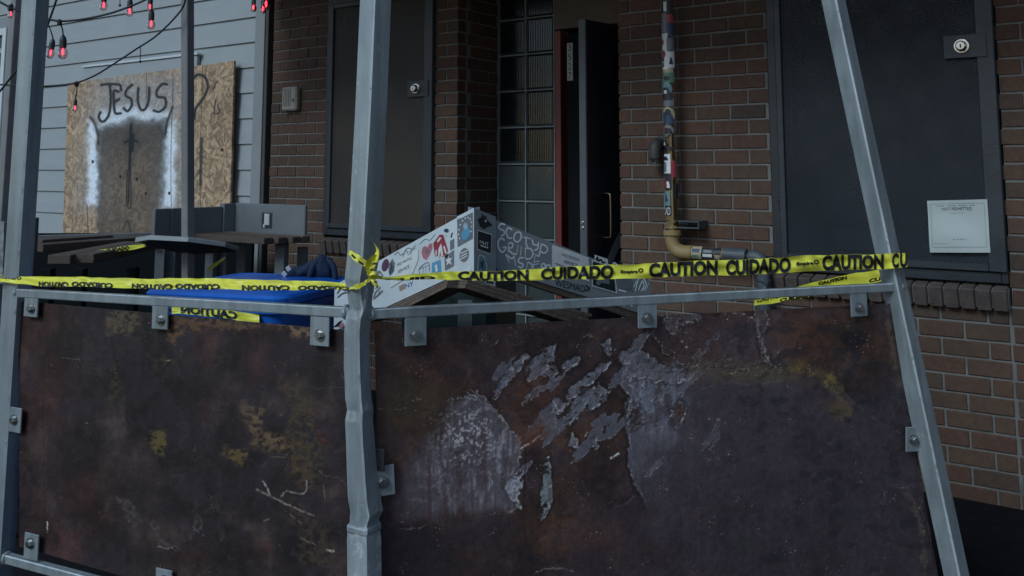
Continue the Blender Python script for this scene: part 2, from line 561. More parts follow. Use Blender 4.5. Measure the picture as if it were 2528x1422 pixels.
# ------------------------------------------------------------------ screened windows
FR = mat('black_frame_steel', (0.016, 0.019, 0.025), 0.45, var=0.25, scale=8, bump=0.15, bscale=80)
FR2 = mat('grey_frame_steel', (0.024, 0.029, 0.037), 0.45, var=0.2, scale=8, bump=0.1, bscale=80)
def screen_material(name, c1, c2, gap):
    m = bpy.data.materials.new(name); m.use_nodes = True
    t = m.node_tree; N = t.nodes; L = t.links; b = N['Principled BSDF']; out = N['Material Output']
    ge = N.new('ShaderNodeTexCoord')
    n1 = N.new('ShaderNodeTexNoise'); n1.inputs['Scale'].default_value = 1.1; n1.inputs['Detail'].default_value = 2
    L.new(ge.outputs['Object'], n1.inputs['Vector'])
    mx = N.new('ShaderNodeMix'); mx.data_type = 'RGBA'; mx.inputs[6].default_value = (*c1, 1); mx.inputs[7].default_value = (*c2, 1)
    r = N.new('ShaderNodeMapRange'); r.inputs[1].default_value = 0.35; r.inputs[2].default_value = 0.65; L.new(n1.outputs['Fac'], r.inputs[0]); L.new(r.outputs[0], mx.inputs[0])
    L.new(mx.outputs[2], b.inputs['Base Color']); b.inputs['Roughness'].default_value = 0.5; b.inputs['Specular IOR Level'].default_value = 0.25
    mp = N.new('ShaderNodeMapping'); mp.inputs['Rotation'].default_value = (0, R(33), AL); L.new(ge.outputs['Object'], mp.inputs[0])
    wv = N.new('ShaderNodeTexWave'); wv.inputs['Scale'].default_value = 36; wv.bands_direction = 'Z'; L.new(mp.outputs[0], wv.inputs[0])
    wv2 = N.new('ShaderNodeTexWave'); wv2.inputs['Scale'].default_value = 36; wv2.bands_direction = 'X'; L.new(mp.outputs[0], wv2.inputs[0])
    mu = N.new('ShaderNodeMath'); mu.operation = 'MULTIPLY'; L.new(wv.outputs['Fac'], mu.inputs[0]); L.new(wv2.outputs['Fac'], mu.inputs[1])
    gt = N.new('ShaderNodeMapRange'); gt.inputs[1].default_value = gap - .1; gt.inputs[2].default_value = gap + 0.35; gt.inputs[4].default_value = .8; L.new(mu.outputs[0], gt.inputs[0])
    tr = N.new('ShaderNodeBsdfTransparent'); ms = N.new('ShaderNodeMixShader')
    L.new(gt.outputs[0], ms.inputs[0]); L.new(b.outputs[0], ms.inputs[1]); L.new(tr.outputs[0], ms.inputs[2]); L.new(ms.outputs[0], out.inputs[0])
    return m
SCR1 = screen_material('dusty_window_mesh', (0.042, 0.037, 0.036), (0.075, 0.058, 0.046), 0.25)
SCR2 = screen_material('dark_window_mesh', (0.017, 0.021, 0.028), (0.030, 0.037, 0.045), 0.25)
GLASS = bpy.data.materials.new('dark_window_glass'); GLASS.use_nodes = True
GLASS.node_tree.nodes['Principled BSDF'].inputs['Base Color'].default_value = (0.008, 0.010, 0.013, 1)
GLASS.node_tree.nodes['Principled BSDF'].inputs['Roughness'].default_value = 0.06
BRASS = mat('lock_steel', (0.55, 0.53, 0.48), 0.28, metal=1.0, var=0.1)
PALE = mat('pale_board', (0.16, 0.18, 0.19), 0.7)
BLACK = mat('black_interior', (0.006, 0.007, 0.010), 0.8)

def bar(mb, s0, s1, z0, z1, n0, n1, b=0.003):
    mb.box(W((s0 + s1) / 2, (n0 + n1) / 2, (z0 + z1) / 2), (s1 - s0) / 2, (n1 - n0) / 2, (z1 - z0) / 2, WAX, b)

def guarded_window(rc, mesh_mat, lock_z, boards, label):
    s0, s1, z0, z1 = rc
    root = bpy.data.objects.new('window_guard', None); C.objects.link(root); root.parent = house
    root.location = tuple(W((s0 + s1) / 2, 0, z0) - HB)
    root['label'] = label
    for a in ((s0, s0 + .045, z0, z1), (s1 - .03, s1, z0, z1), (s0 + .045, s1 - .03, z0, z0 + .05), (s0 + .045, s1 - .03, z1 - .05, z1)):
        m_ = MB(); bar(m_, *a, -0.012, 0.06); m_.build('outer_frame', FR, root)
    i0, i1, k0, k1 = s0 + .048, s1 - .002, z0 + .053, z1 - .053
    for a in ((i0, i0 + .032, k0, k1), (i1 - .075, i1, k0, k1), (i0 + .032, i1 - .075, k0, k0 + .034), (i0 + .032, i1 - .075, k1 - .034, k1)):
        m_ = MB(); bar(m_, *a, -0.030, -0.004); m_.build('inner_frame', FR2, root)
    m_ = MB(); bar(m_, i0 + .02, i1 - .06, k0 + .02, k1 - .02, -0.014, -0.0125, 0.0005); m_.build('wire_mesh', mesh_mat, root)
    for k, zz in enumerate((z0 + .25, z1 - .35)):
        V, Fs = tube([W(s0 + .047, -0.022, zz), W(s0 + .047, -0.022, zz + .11)], 0.009, 10); add('hinge', V, Fs, FR, root, smooth=False)
    m_ = MB(); bar(m_, i1 - .215, i1 - .03, lock_z - .055, lock_z + .055, -0.036, -0.031); m_.build('lock_plate', FR2, root)
    c = W(i1 - .135, -0.036, lock_z)
    V, Fs = tube([c, c - M * .012, c - M * .0125, c - M * .034, c - M * .038], [.034, .033, .026, .023, .018], 24); add('lock_cylinder', V, Fs, BRASS, root, smooth=False)
    m_ = MB(); bar(m_, i1 - .138, i1 - .132, lock_z - .011, lock_z + .006, -.0755, -.0738, .0003); m_.build('keyhole', BLACK, root)
    m_ = MB(); bar(m_, s0 + .05, s1 - .03, z0 + .05, z1 - .05, 0.10, 0.108); m_.build('window_pane', GLASS, root)
    for a in boards:
        m_ = MB(); bar(m_, *a, 0.072, 0.078); m_.build('paper_sheet', PALE, root)
    return root
gR = guarded_window(WIN_R, SCR2, 2.085, [(1.05, 1.28, 1.10, 1.20), (0.95, 1.25, 2.12, 2.26)], 'dark mesh window guard with a white notice, right of the pipe')
gL = guarded_window(WIN_L, SCR1, 2.055, [], 'dusty brown mesh window guard left of the entrance')

# notice in a clear sleeve on the right guard
PAPER = mat('notice_paper', (0.46, 0.50, 0.49), 0.55, var=0.06, scale=5)
PRINT = mat('print_black', (0.02, 0.02, 0.022), 0.6)
PRINTG = mat('print_grey', (0.25, 0.27, 0.27), 0.6)
a0, zb = wpt(2296, 620, -.032); a1, zt = wpt(2438, 495, -.032)
root = thing('paper_notice', W((a0 + a1) / 2, -.033, zb), 'white paper notice reading NOT PERMITTED in a clear sleeve on the right window guard', 'notice')
V = []; Fs = []
nx = 16
for j in range(nx + 1):
    for i in range(nx + 1):
        u, v = i / nx, j / nx
        V.append(W(lerp(a0, a1, u), -.0335 - .006 * abs(math.sin(3.1 * u + 2.0 * v)) - .003 * math.sin(7 * v), lerp(zb, zt, v) + .012 * (u - .5)))
for j in range(nx):
    for i in range(nx):
        q = j * (nx + 1) + i; Fs.append((q, q + 1, q + nx + 2, q + nx + 1))
add('sheet', V, Fs, PAPER, root, smooth=True)
def npt(u, v, off=.0012): return W(lerp(a0, a1, u), -.0335 - .006 * abs(math.sin(3.1 * u + 2.0 * v)) - .003 * math.sin(7 * v) - off, lerp(zb, zt, v) + .012 * (u - .5))
tv, tf = text_mesh('NOT PERMITTED')
add('heading', [npt(.24 + .5 * x, .80 + .06 * y) for x, y in tv], tf, PRINT, root)
mb = MB()
for (u0, u1, v0, h) in ((.16, .80, .885, .018), (.38, .60, .745, .016), (.40, .62, .245, .018), (.08, .3, .165, .012)):
    for k in range(14):
        if k % 4 == 3: continue
        x0, x1 = lerp(u0, u1, k / 14), lerp(u0, u1, (k + .8) / 14)
        mb.put([npt(x0, v0), npt(x1, v0), npt(x1, v0 + h), npt(x0, v0 + h)], [(0, 1, 2, 3)])
mb.build('small_print', PRINTG, root)
mb = MB()
for (u0, v0, u1, v1) in ((.05, .93, .95, .938), (.05, .1, .95, .108), (.05, .108, .057, .93), (.943, .108, .95, .93)):
    pts = [(lerp(u0, u1, k / 12), lerp(v0, v1, 0)) for k in range(13)]
    if u1 - u0 > v1 - v0:
        for k in range(12):
            x0, x1 = lerp(u0, u1, k / 12), lerp(u0, u1, (k + 1) / 12); mb.put([npt(x0, v0), npt(x1, v0), npt(x1, v1), npt(x0, v1)], [(0, 1, 2, 3)])
    else:
        for k in range(12):
            y0, y1 = lerp(v0, v1, k / 12), lerp(v0, v1, (k + 1) / 12); mb.put([npt(u0, y0), npt(u1, y0), npt(u1, y1), npt(u0, y1)], [(0, 1, 2, 3)])
mb.build('printed_border', PRINTG, root)

# ------------------------------------------------------------------ entrance: glass blocks, red jamb, open door
GB = bpy.data.materials.new('glass_block'); GB.use_nodes = True
t_ = GB.node_tree; b_ = t_.nodes['Principled BSDF']
tcn = t_.nodes.new('ShaderNodeTexCoord'); mpn = t_.nodes.new('ShaderNodeMapping'); mpn.inputs['Rotation'].default_value = (0, 0, AL)
wvn = t_.nodes.new('ShaderNodeTexWave'); wvn.inputs['Scale'].default_value = 22; wvn.bands_direction = 'X'; wvn.inputs['Distortion'].default_value = 1.0
t_.links.new(tcn.outputs['Object'], mpn.inputs[0]); t_.links.new(mpn.outputs[0], wvn.inputs[0])
bpn = t_.nodes.new('ShaderNodeBump'); bpn.inputs['Strength'].default_value = .2; bpn.inputs['Distance'].default_value = .004
t_.links.new(wvn.outputs['Fac'], bpn.inputs['Height']); t_.links.new(bpn.outputs[0], b_.inputs['Normal'])
b_.inputs['Base Color'].default_value = (0.012, 0.018, 0.02, 1); b_.inputs['Roughness'].default_value = 0.12
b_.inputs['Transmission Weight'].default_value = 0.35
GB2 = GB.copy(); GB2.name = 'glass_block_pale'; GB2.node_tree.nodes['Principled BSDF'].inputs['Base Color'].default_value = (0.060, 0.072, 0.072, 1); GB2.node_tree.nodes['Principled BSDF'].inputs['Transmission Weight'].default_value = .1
GJ = mat('glass_block_joint', (0.21, 0.235, 0.235), 0.8, var=0.2)
RED = mat('red_door_jamb', (0.17, 0.030, 0.022), 0.5, var=0.2, scale=5)
BROWN = mat('brown_stucco', (0.13, 0.10, 0.08), 0.9, bump=.3)
gs0, gs1 = DOOR[0] + .002, -0.885
px = (gs1 - gs0) / 2
z = 0.098; row = 0
gz = []
top = wpt(1231, 228, RECN)[1]
step = .2525
k0 = top - math.floor(top / step) * step
joint = MB()
zz = k0 - step
while zz < DOOR[3]:
    lo, hi = max(zz, 0.0), min(zz + step, DOOR[3])
    if hi - lo > .05:
        bar(joint, gs0, gs1, max(lo - .005, 0), lo + .005, RECN - .012, RECN + .06, .001)
        for c_ in range(2):
            V, Fs = cbox(W(gs0 + px * (c_ + .5), RECN + .035, (lo + hi) / 2), px / 2 - .007, .04, (hi - lo) / 2 - .007, WAX, .012)
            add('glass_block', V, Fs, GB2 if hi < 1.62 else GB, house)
    zz += step
for c_ in (0, 1, 2):
    x = gs0 + px * c_
    bar(joint, x - .005 if c_ else x, x + .005, 0, DOOR[3], RECN - .0135, RECN + .061, .001)
joint.build('block_joint', GJ, house)
mb = MB(); bar(mb, gs1 + .018, gs1 + .064, 0, 2.44, RECN - .03, RECN + .08); mb.build('door_jamb', RED, house)
mb = MB(); bar(mb, gs1 + .004, DOOR[1] - .002, 2.45, DOOR[3] - .002, RECN - .02, RECN + .08); mb.build('door_transom', BROWN, house)
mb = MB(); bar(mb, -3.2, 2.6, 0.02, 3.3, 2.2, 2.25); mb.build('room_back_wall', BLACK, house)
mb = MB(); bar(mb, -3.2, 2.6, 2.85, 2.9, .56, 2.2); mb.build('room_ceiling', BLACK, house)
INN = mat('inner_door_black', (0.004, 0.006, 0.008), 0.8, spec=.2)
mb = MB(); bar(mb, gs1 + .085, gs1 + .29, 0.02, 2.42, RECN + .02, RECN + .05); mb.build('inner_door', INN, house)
np_s, np_z = wpt(1405, 152, RECN)
NPW = mat('number_plate', (0.42, 0.42, 0.42), 0.5, var=.08)
mb = MB(); zt_, zb_ = wpt(1405, 106, RECN)[1], wpt(1405, 199, RECN)[1]
bar(mb, np_s - .022, np_s + .022, zb_, zt_, RECN + .008, RECN + .019, .001)
plate = mb.build('number_plate', NPW, house)
mb = MB()
for k, ch in enumerate('3527'):
    tv, tf = text_mesh(ch)
    h = (zt_ - zb_) / 4
    mb.put([W(np_s - .012 + .024 * x, RECN + .0068, zt_ - h * (k + 1) + h * (.12 + .76 * y)) for x, y in tv], tf)
mb.build('house_number', PRINT, plate)

# open leaf, hinged at the right of the recess, swung out
DL = mat('black_door_paint', (0.010, 0.011, 0.018), 0.35, var=.2)
DE = mat('door_edge_grey', (0.075, 0.082, 0.088), 0.5)
HBR = mat('brass_pull', (0.26, 0.20, 0.13), 0.35, metal=1.0)
ang = R(8)
LD = M * math.cos(ang) + D * math.sin(ang); LN = D * math.cos(ang) - M * math.sin(ang)
free = onplane(1441, 300, WO - M * .16, M); free[2] = 0
leaf = bpy.data.objects.new('door', None); C.objects.link(leaf); leaf.parent = house; leaf.location = tuple(free - HB)
leaf['label'] = 'black door leaf standing open'
ztop_ = 2.365
mb = MB(); mb.box(free + LD * .385 + UP * (ztop_ / 2 + .02), .38, .020, ztop_ / 2, (LD, LN, UP), .002); mb.build('door_leaf', DL, leaf)
mb = MB(); mb.box(free + LD * -.004 + UP * (ztop_ / 2 + .02), .008, .025, ztop_ / 2 + .001, (LD, LN, UP), .002); mb.build('edge_strip', DE, leaf)
ph = free + LD * .14 + LN * .021
zt1, zb1 = onplane(1480, 478, free, LN)[2], onplane(1480, 585, free, LN)[2]
V, Fs = tube(catmull([ph + UP * zt1, ph + LN * .05 + UP * zt1, ph + LN * .06 + UP * (zt1 - .03), ph + LN * .06 + UP * (zb1 + .03), ph + LN * .05 + UP * zb1, ph + UP * zb1], 4), .006, 10)
add('pull_handle', V, Fs, HBR, leaf, smooth=True)
for zz in (zb1 + .06, zb1 + .09):
    V, Fs = tube([free + LD * -.012 - LN * .006 + UP * zz, free + LD * -.0185 - LN * .006 + UP * zz], .009, 10); add('latch', V, Fs, BRASS, leaf)
STR = mat('grey_door_stripe', (0.14, 0.145, 0.16), 0.6)
for kk, (r0, r1) in enumerate(((.30, .345), (.38, .425))):
    pts = []
    cz, cn = 0.62, .62
    V = []; Fs = []
    for k in range(15):
        an = R(95 + 70 * k / 14)
        for rr in (r0, r1):
            V.append(free + LD * (cn + rr * 1.25 * math.cos(an)) + UP * (cz + rr * 1.5 * math.sin(an)) + LN * .0215)
    for k in range(14): Fs.append((2 * k, 2 * k + 1, 2 * k + 3, 2 * k + 2))
    add('door_stripe', V, Fs, STR, leaf)

# ------------------------------------------------------------------ intercom box, wall stub
BEI = mat('beige_plastic', (0.27, 0.25, 0.21), 0.5, var=.12, scale=30)
c = W(*[(wpt(725, 245)[0]), -.025, wpt(725, 245)[1]])
root = thing('intercom_box', c - UP * .1, 'beige intercom box on the brick pier left of the dusty window guard', 'intercom')
mb = MB(); mb.box(c, .083, .026, .092, WAX, .014); bx_ = mb.build('case', BEI, root)
for k in range(5):
    mb = MB(); mb.box(c + D * (-.055 + .018 * k) - M * .0275 + UP * .012, .0035, .0015, .068, WAX, .0005); mb.build('grille_slat', mat('beige_dark', (.2, .18, .15), .6), root)  # grille slats in a darker beige than the case
V, Fs = tube([c + D * .052 - M * .026 - UP * .01, c + D * .052 - M * .035 - UP * .01], .012, 16); add('call_button', V, Fs, mat('button_grey', (.12, .12, .12), .4), root)

s_, z_ = wpt(1630, 372)
STUB = mat('dark_stub_iron', (0.05, 0.045, 0.042), 0.6, bump=.3)
root = thing('vent_stub', W(s_, 0, z_ - .06), 'dark downturned vent stub on the brick beside the stickered pipe', 'vent')
V, Fs = tube(catmull([W(s_ + .005, .01, z_ + .035), W(s_ + .005, -.05, z_ + .035), W(s_ + .005, -.075, z_ + .01), W(s_ + .005, -.078, z_ - .05)], 5), .034, 16)
add('elbow', V, Fs, STUB, root, smooth=True)
V, Fs = tube([W(s_ + .005, -.078, z_ - .052), W(s_ + .005, -.078, z_ - .075)], .039, 16); add('rim', V, Fs, STUB, root)
V, Fs = tube([W(s_ + .005, -.001, z_ + .035), W(s_ + .005, -.008, z_ + .035)], .05, 18); add('flange', V, Fs, STUB, root)

# ------------------------------------------------------------------ stickered gas pipe
PY = mat('yellow_pipe', (0.27, 0.18, 0.075), 0.55, var=.25, scale=9, bump=.1)
PG = mat('grey_pipe', (0.065, 0.077, 0.09), 0.5, var=.2)
pn = -.10
ps, pzb = wpt(1661, 612, pn)
PR = .036
root = thing('gas_pipe', W(ps, pn, 0.5), 'yellow gas pipe covered in stickers running down the brick pier', 'pipe')
ez = pzb - .02
V, Fs = tube([W(ps, pn, ez + .09), W(ps, pn, 3.0)], PR, 24, cap=False); riser = add('riser', V, Fs, PY, root, smooth=True)
V, Fs = tube(catmull([W(ps, pn, ez + .10), W(ps, pn, ez + .05), W(ps + .022, pn, ez + .012), W(ps + .065, pn, ez), W(ps + .12, pn, ez)], 5), .0385, 24); add('elbow', V, Fs, PY, root, smooth=True)
V, Fs = tube([W(ps, pn, ez + .088), W(ps, pn, ez + .09), W(ps, pn, ez + .115), W(ps, pn, ez + .117)], [.046, .05, .05, .046], 24); add('collar', V, Fs, PY, root)
V, Fs = tube([W(ps + .11, pn, ez), W(ps + .30, pn, ez)], PR, 24); add('lower_run', V, Fs, PY, root, smooth=False)
V, Fs = tube([W(ps + .296, pn, ez), W(ps + .298, pn, ez), W(ps + .42, pn, ez - .003), W(ps + .423, pn, ez - .003)], [.034, .039, .039, .034], 24); add('coupling', V, Fs, PG, root)
V, Fs = tube(catmull([W(ps + .42, pn, ez - .004), W(ps + .48, pn, ez - .006), W(ps + .505, pn, ez - .035), W(ps + .508, pn, ez - .09), W(ps + .508, pn, .0)], 4), .034, 20); add('drop_pipe', V, Fs, PG, root, smooth=True)
V, Fs = tube([W(ps + .508, pn, ez - .12), W(ps + .508, pn, ez - .17)], .042, 20); add('drop_collar', V, Fs, PG, root)
bz = wpt(1665, 553, pn)[1]
V, Fs = tube([W(ps, pn, bz - .022), W(ps, pn, bz + .022)], .042, 24); add('clamp_ring', V, Fs, PY, root)
mb = MB(); bar(mb, ps + .04, ps + .165, bz + .012, bz + .02, pn - .02, -.001); bar(mb, ps + .04, ps + .165, bz - .022, bz - .014, pn - .02, -.001); bar(mb, ps + .157, ps + .165, bz - .014, bz + .012, pn - .02, -.001)
mb.build('clamp_bracket', PG, root)

def col(name, c, rough=.45): return mat('sticker_' + name, c, rough, var=.12, scale=40)
SW, SK, SRD, SBL, SGR, SGN = col('white', (.66, .67, .66)), col('black', (.018, .018, .024)), col('red', (.32, .04, .06)), col('blue', (.10, .30, .48)), col('grey', (.16, .17, .19)), col('green', (.10, .20, .14))
SNV, STE, SPK, SCR = col('navy', (.03, .05, .11)), col('teal', (.12, .24, .26)), col('pink', (.42, .16, .20)), col('cream', (.40, .34, .22))

def pipe_patch(z0, z1, a0_, a1_, m_, name='sticker', parent=None, off=.0012, shape=None):
    """sticker wrapped round the riser; angle 0 faces the street, positive to the right"""
    V = []; Fs = []
    na, nz = 10, 8
    for j in range(nz + 1):
        for i in range(na + 1):
            u, v = i / na, j / nz
            if shape == 'oval':
                wv_ = math.sqrt(max(0, 1 - (2 * v - 1) ** 2)); uu = .5 + (u - .5) * wv_
            elif shape == 'slant': uu = min(1, u * (1.15 - .5 * v) + .1 * v)
            elif shape == 'tri': uu = .5 + (u - .5) * (1 - .8 * v)
            else: uu = u
            an = R(lerp(a0_, a1_, uu))
            V.append(W(ps + (PR + off) * math.sin(an), pn - (PR + off) * math.cos(an), lerp(z0, z1, v)))
    for j in range(nz):
        for i in range(na):
            q = j * (na + 1) + i; Fs.append((q, q + 1, q + na + 2, q + na + 1))
    return add(name, V, Fs, m_, parent or root, smooth=True)
def zr(y): return wpt(1660, y, pn - PR)[1]
ST = [(0, 32, -60, 70, SK, None), (2, 26, -20, 10, SW, None), (34, 55, -15, 80, SRD, 'slant'), (30, 78, -75, 5, SGR, None), (56, 88, 0, 90, SNV, None), (80, 170, -75, 15, SW, None), (92, 124, 5, 70, SGR, None),
      (126, 166, 15, 75, SW, None), (166, 185, -75, 60, SCR, None), (178, 203, -70, 70, SGN, None), (200, 238, -65, 45, STE, 'oval'), (215, 247, -70, 40, SK, 'slant'), (244, 262, -72, 60, SGR, None), (262, 308, -70, 70, SCR, 'oval'), (276, 306, -75, 60, SNV, 'slant'), (308, 335, -70, 55, SGR, 'oval'),
      (345, 365, -70, -5, SK, 'oval'), (362, 372, -10, 60, SK, 'slant'), (368, 380, -60, -10, SK, 'tri'), (380, 428, -80, 20, SW, None), (394, 440, 10, 75, SRD, 'oval'), (430, 468, -55, 25, SK, None), (455, 490, 40, 95, SK, None), (472, 508, -80, 10, STE, None), (509, 533, -75, 20, SK, None), (563, 592, -75, 10, SK, 'oval')]
for k, (y0, y1, a, b2, m_, sh) in enumerate(ST):
    pipe_patch(zr(y1), zr(y0), a, b2, m_, off=.0010 + .0004 * (k % 4), shape=sh)
for (y0, y1, a, b2, m_, sh) in [(94, 110, -62, -22, SRD, 'oval'), (122, 142, -55, -5, SRD, 'oval'), (140, 150, -60, -20, SK, 'slant'), (153, 164, -45, -25, SK, None), (140, 158, 22, 60, SK, 'tri'), (186, 198, -30, 30, SK, 'oval'), (222, 230, -30, 0, SW, None), (268, 285, -20, 30, SK, 'oval'), (312, 322, -60, -30, SRD, None), (316, 330, -35, 40, SK, 'slant'), (349, 358, -52, -25, SW, 'tri'), (386, 396, -60, 0, SK, 'slant'), (400, 424, -62, -18, SGR, None), (440, 462, -42, -12, SRD, 'tri'), (448, 464, -20, 10, SW, 'slant'), (480, 498, -50, -5, SNV, 'tri')]:
    pipe_patch(zr(y1), zr(y0), a, b2, m_, off=.0030, shape=sh, name='sticker')
mb = MB()
tv, tf = text_mesh('CAD')
for x, y in [(0, 0)]:
    vv = []
    for (u, v) in tv:
        an = R(lerp(-65, 12, u)); vv.append(W(ps + (PR + .0032) * math.sin(an), pn - (PR + .0032) * math.cos(an), lerp(zr(531), zr(512), v)))
    mb.put(vv, tf)
mb.build('sticker_lettering', SW, root)
def run_patch(x0, x1, a0_, a1_, m_, off=.0012):
    V = []; Fs = []
    for j in range(7):
        for i in range(9):
            an = R(lerp(a0_, a1_, i / 8)); V.append(W(lerp(x0, x1, j / 6), pn - (PR + off) * math.cos(an), ez + (PR + off) * math.sin(an)))
    for j in range(6):
        for i in range(8): q = j * 9 + i; Fs.append((q, q + 9, q + 10, q + 1))
    add('sticker', V, Fs, m_, root, smooth=True)
run_patch(ps + .125, ps + .18, -50, 75, SCR); run_patch(ps + .182, ps + .25, -40, 50, SK); run_patch(ps + .19, ps + .243, -25, 0, SW, .0022); run_patch(ps + .195, ps + .24, 10, 35, SGR, .0022); run_patch(ps + .253, ps + .292, 0, 60, SK); run_patch(ps + .256, ps + .285, -60, -5, SCR, .0018); run_patch(ps + .128, ps + .172, 10, 40, SNV, .0022); run_patch(ps + .13, ps + .16, -30, -10, SGN, .0022)
# ------------------------------------------------------------------ house with lap siding
SID = mat('siding_paint', (0.305, 0.33, 0.345), 0.6, var=.06, scale=3, bump=.12, bscale=90, stretch=(1, 1, 6))
TRIM = mat('siding_trim_paint', (0.23, 0.245, 0.255), 0.6, var=.06, scale=4)
TRIMB = mat('brown_flashing', (0.06, 0.052, 0.05), 0.6)
WHT = mat('white_window_vinyl', (0.55, 0.58, 0.60), 0.45, var=.05)
sh = thing('siding_house', W(-6, .15, 0), 'house with pale grey lap siding left of the brick house', 'house')
SE = .2032
z0_, _ = 0.0, 0
zref = wpt(600, 230)[1]
kk = -math.floor(zref / SE)
zz = zref + kk * SE
S0, S1 = -9.6, -3.405
while zz < 3.6:
    # lap board: bottom edge proud of the one below
    lo, hi = zz, zz + SE + .02
    V = []
    for s in (S0, S1):
        V += [W(s, -.012, lo), W(s, .006, hi), W(s, .016, hi), W(s, -.002, lo)]
    Fs = [(0, 4, 5, 1), (3, 2, 6, 7), (0, 3, 7, 4), (1, 5, 6, 2), (0, 1, 2, 3), (4, 7, 6, 5)]
    add('siding_board', V, Fs, SID, sh)
    zz += SE
mb = MB(); bar(mb, S0, S1, 0, 3.7, .018, .25); mb.build('wall_sheathing', TRIM, sh)
mb = MB(); bar(mb, -3.40, -3.287, 0, 3.7, -.030, .10); mb.build('corner_trim', TRIM, sh)
mb = MB(); bar(mb, -3.285, -3.252, 0, 3.7, -.022, .10); mb.build('flashing', TRIMB, sh)
mb = MB(); bar(mb, -3.25, -3.218, 0, 3.6, .045, .2); mb.build('gap_filler', BLACK, sh)
mb = MB()
bar(mb, S0, -3.2, 3.7, 3.8, -.4, .3); mb.build('eaves', TRIM, sh)
# window at the far left
ws1 = wpt(19, 200)[0]
root = bpy.data.objects.new('window', None); C.objects.link(root); root.parent = sh; root.location = tuple(W(ws1 - .5, 0, 1.0) - origin(sh))
wz1, wz0 = wpt(10, 72)[1], 0.75
mid = wpt(8, 205)[1]
for a in ((ws1 - .07, ws1, wz0, wz1), (ws1 - 1.1, ws1 - 1.03, wz0, wz1), (ws1 - 1.03, ws1 - .07, wz1 - .075, wz1), (ws1 - 1.03, ws1 - .07, wz0, wz0 + .07), (ws1 - 1.03, ws1 - .07, mid - .04, mid + .04)):
    mb = MB(); bar(mb, *a, -.05, .012); mb.build('window_frame', WHT, root)
mb = MB(); bar(mb, ws1 - 1.04, ws1 - .06, wz0 + .06, wz1 - .06, -.008, .004); mb.build('window_pane', GLASS, root)
mb = MB(); bar(mb, ws1 + .002, ws1 + .10, wz0 - .1, wz1 + .12, -.034, .012); mb.build('window_trim', TRIM, sh)
mb = MB(); bar(mb, ws1 - 1.2, ws1 + .0015, wz1 + .002, wz1 + .12, -.034, .012); mb.build('window_trim', TRIM, sh)
# trim of the boarded window shows above the board
q0, q1 = wpt(218, 180)[0], wpt(497, 160)[0]
zt_ = wpt(360, 153)[1]
mb = MB(); bar(mb, q0, q1, zt_ - .14, zt_, -.045, -.013); mb.build('window_head_trim', SID, sh)
mb = MB(); bar(mb, q0 - .02, q1 + .02, zt_ + .001, zt_ + .02, -.06, -.013); mb.build('drip_cap', WHT, sh)

# ------------------------------------------------------------------ spray painted board
def grid_mesh(name, P, colr, m, parent=None, loc=None, thick=None, tdir=None):
    """P: (ny, nx, 3) points, colr (ny, nx, 4)"""
    ny, nx = P.shape[:2]
    base = np.asarray(loc, float) if parent is None else origin(parent)
    v = (P.reshape(-1, 3) - base)
    i = np.arange((ny - 1) * (nx - 1)); r = i // (nx - 1); c = i % (nx - 1); q = r * nx + c
    f = np.stack([q, q + 1, q + nx + 1, q + nx], 1)
    # thickness: skirt round the rim and a back sheet
    rim = np.concatenate([np.arange(nx), np.arange(1, ny) * nx + nx - 1, (ny - 1) * nx + np.arange(nx - 2, -1, -1), np.arange(ny - 2, 0, -1) * nx])
    nv = len(v)
    back = v[rim] + np.asarray(tdir) * thick
    v = np.concatenate([v, back])
    k = np.arange(len(rim)); k2 = (k + 1) % len(rim)
    sk = np.stack([rim[k2], rim[k], nv + k, nv + k2], 1)
    f = np.concatenate([f, sk])
    me = bpy.data.meshes.new(name)
    me.vertices.add(len(v)); me.vertices.foreach_set('co', v.astype(np.float32).ravel())
    me.loops.add(len(f) * 4); me.loops.foreach_set('vertex_index', f.astype(np.int32).ravel())
    me.polygons.add(len(f)); me.polygons.foreach_set('loop_start', (np.arange(len(f)) * 4).astype(np.int32))
    sm = np.ones(len(f), bool); sm[-len(rim):] = False
    me.polygons.foreach_set('use_smooth', sm)
    me.update(calc_edges=True)
    at_ = me.color_attributes.new('stain', 'FLOAT_COLOR', 'POINT')
    cc = np.concatenate([colr.reshape(-1, 4), colr.reshape(-1, 4)[rim] * np.array([.75, .75, .75, 1])]).astype(np.float32)
    at_.data.foreach_set('color', cc.ravel())
    me.materials.append(m)
    o = bpy.data.objects.new(name, me); C.objects.link(o)
    if parent is None: o.location = tuple(base)
    else: o.parent = parent
    return o

def quad_grid(c00, c10, c11, c01, nx, ny):
    u = np.linspace(0, 1, nx)[None, :, None]; v = np.linspace(0, 1, ny)[:, None, None]
    return (c00 * (1 - u) * (1 - v) + c10 * u * (1 - v) + c11 * u * v + c01 * (1 - u) * v)

bo = -.075
crn = [onplane(*p, WO + M * bo, M) for p in ((155, 580), (566, 600), (578, 150), (168, 205))]
P = quad_grid(*crn, 420, 400)
X, Y = proj(P)
su = (P - WO) @ D; sz_ = P[..., 2]
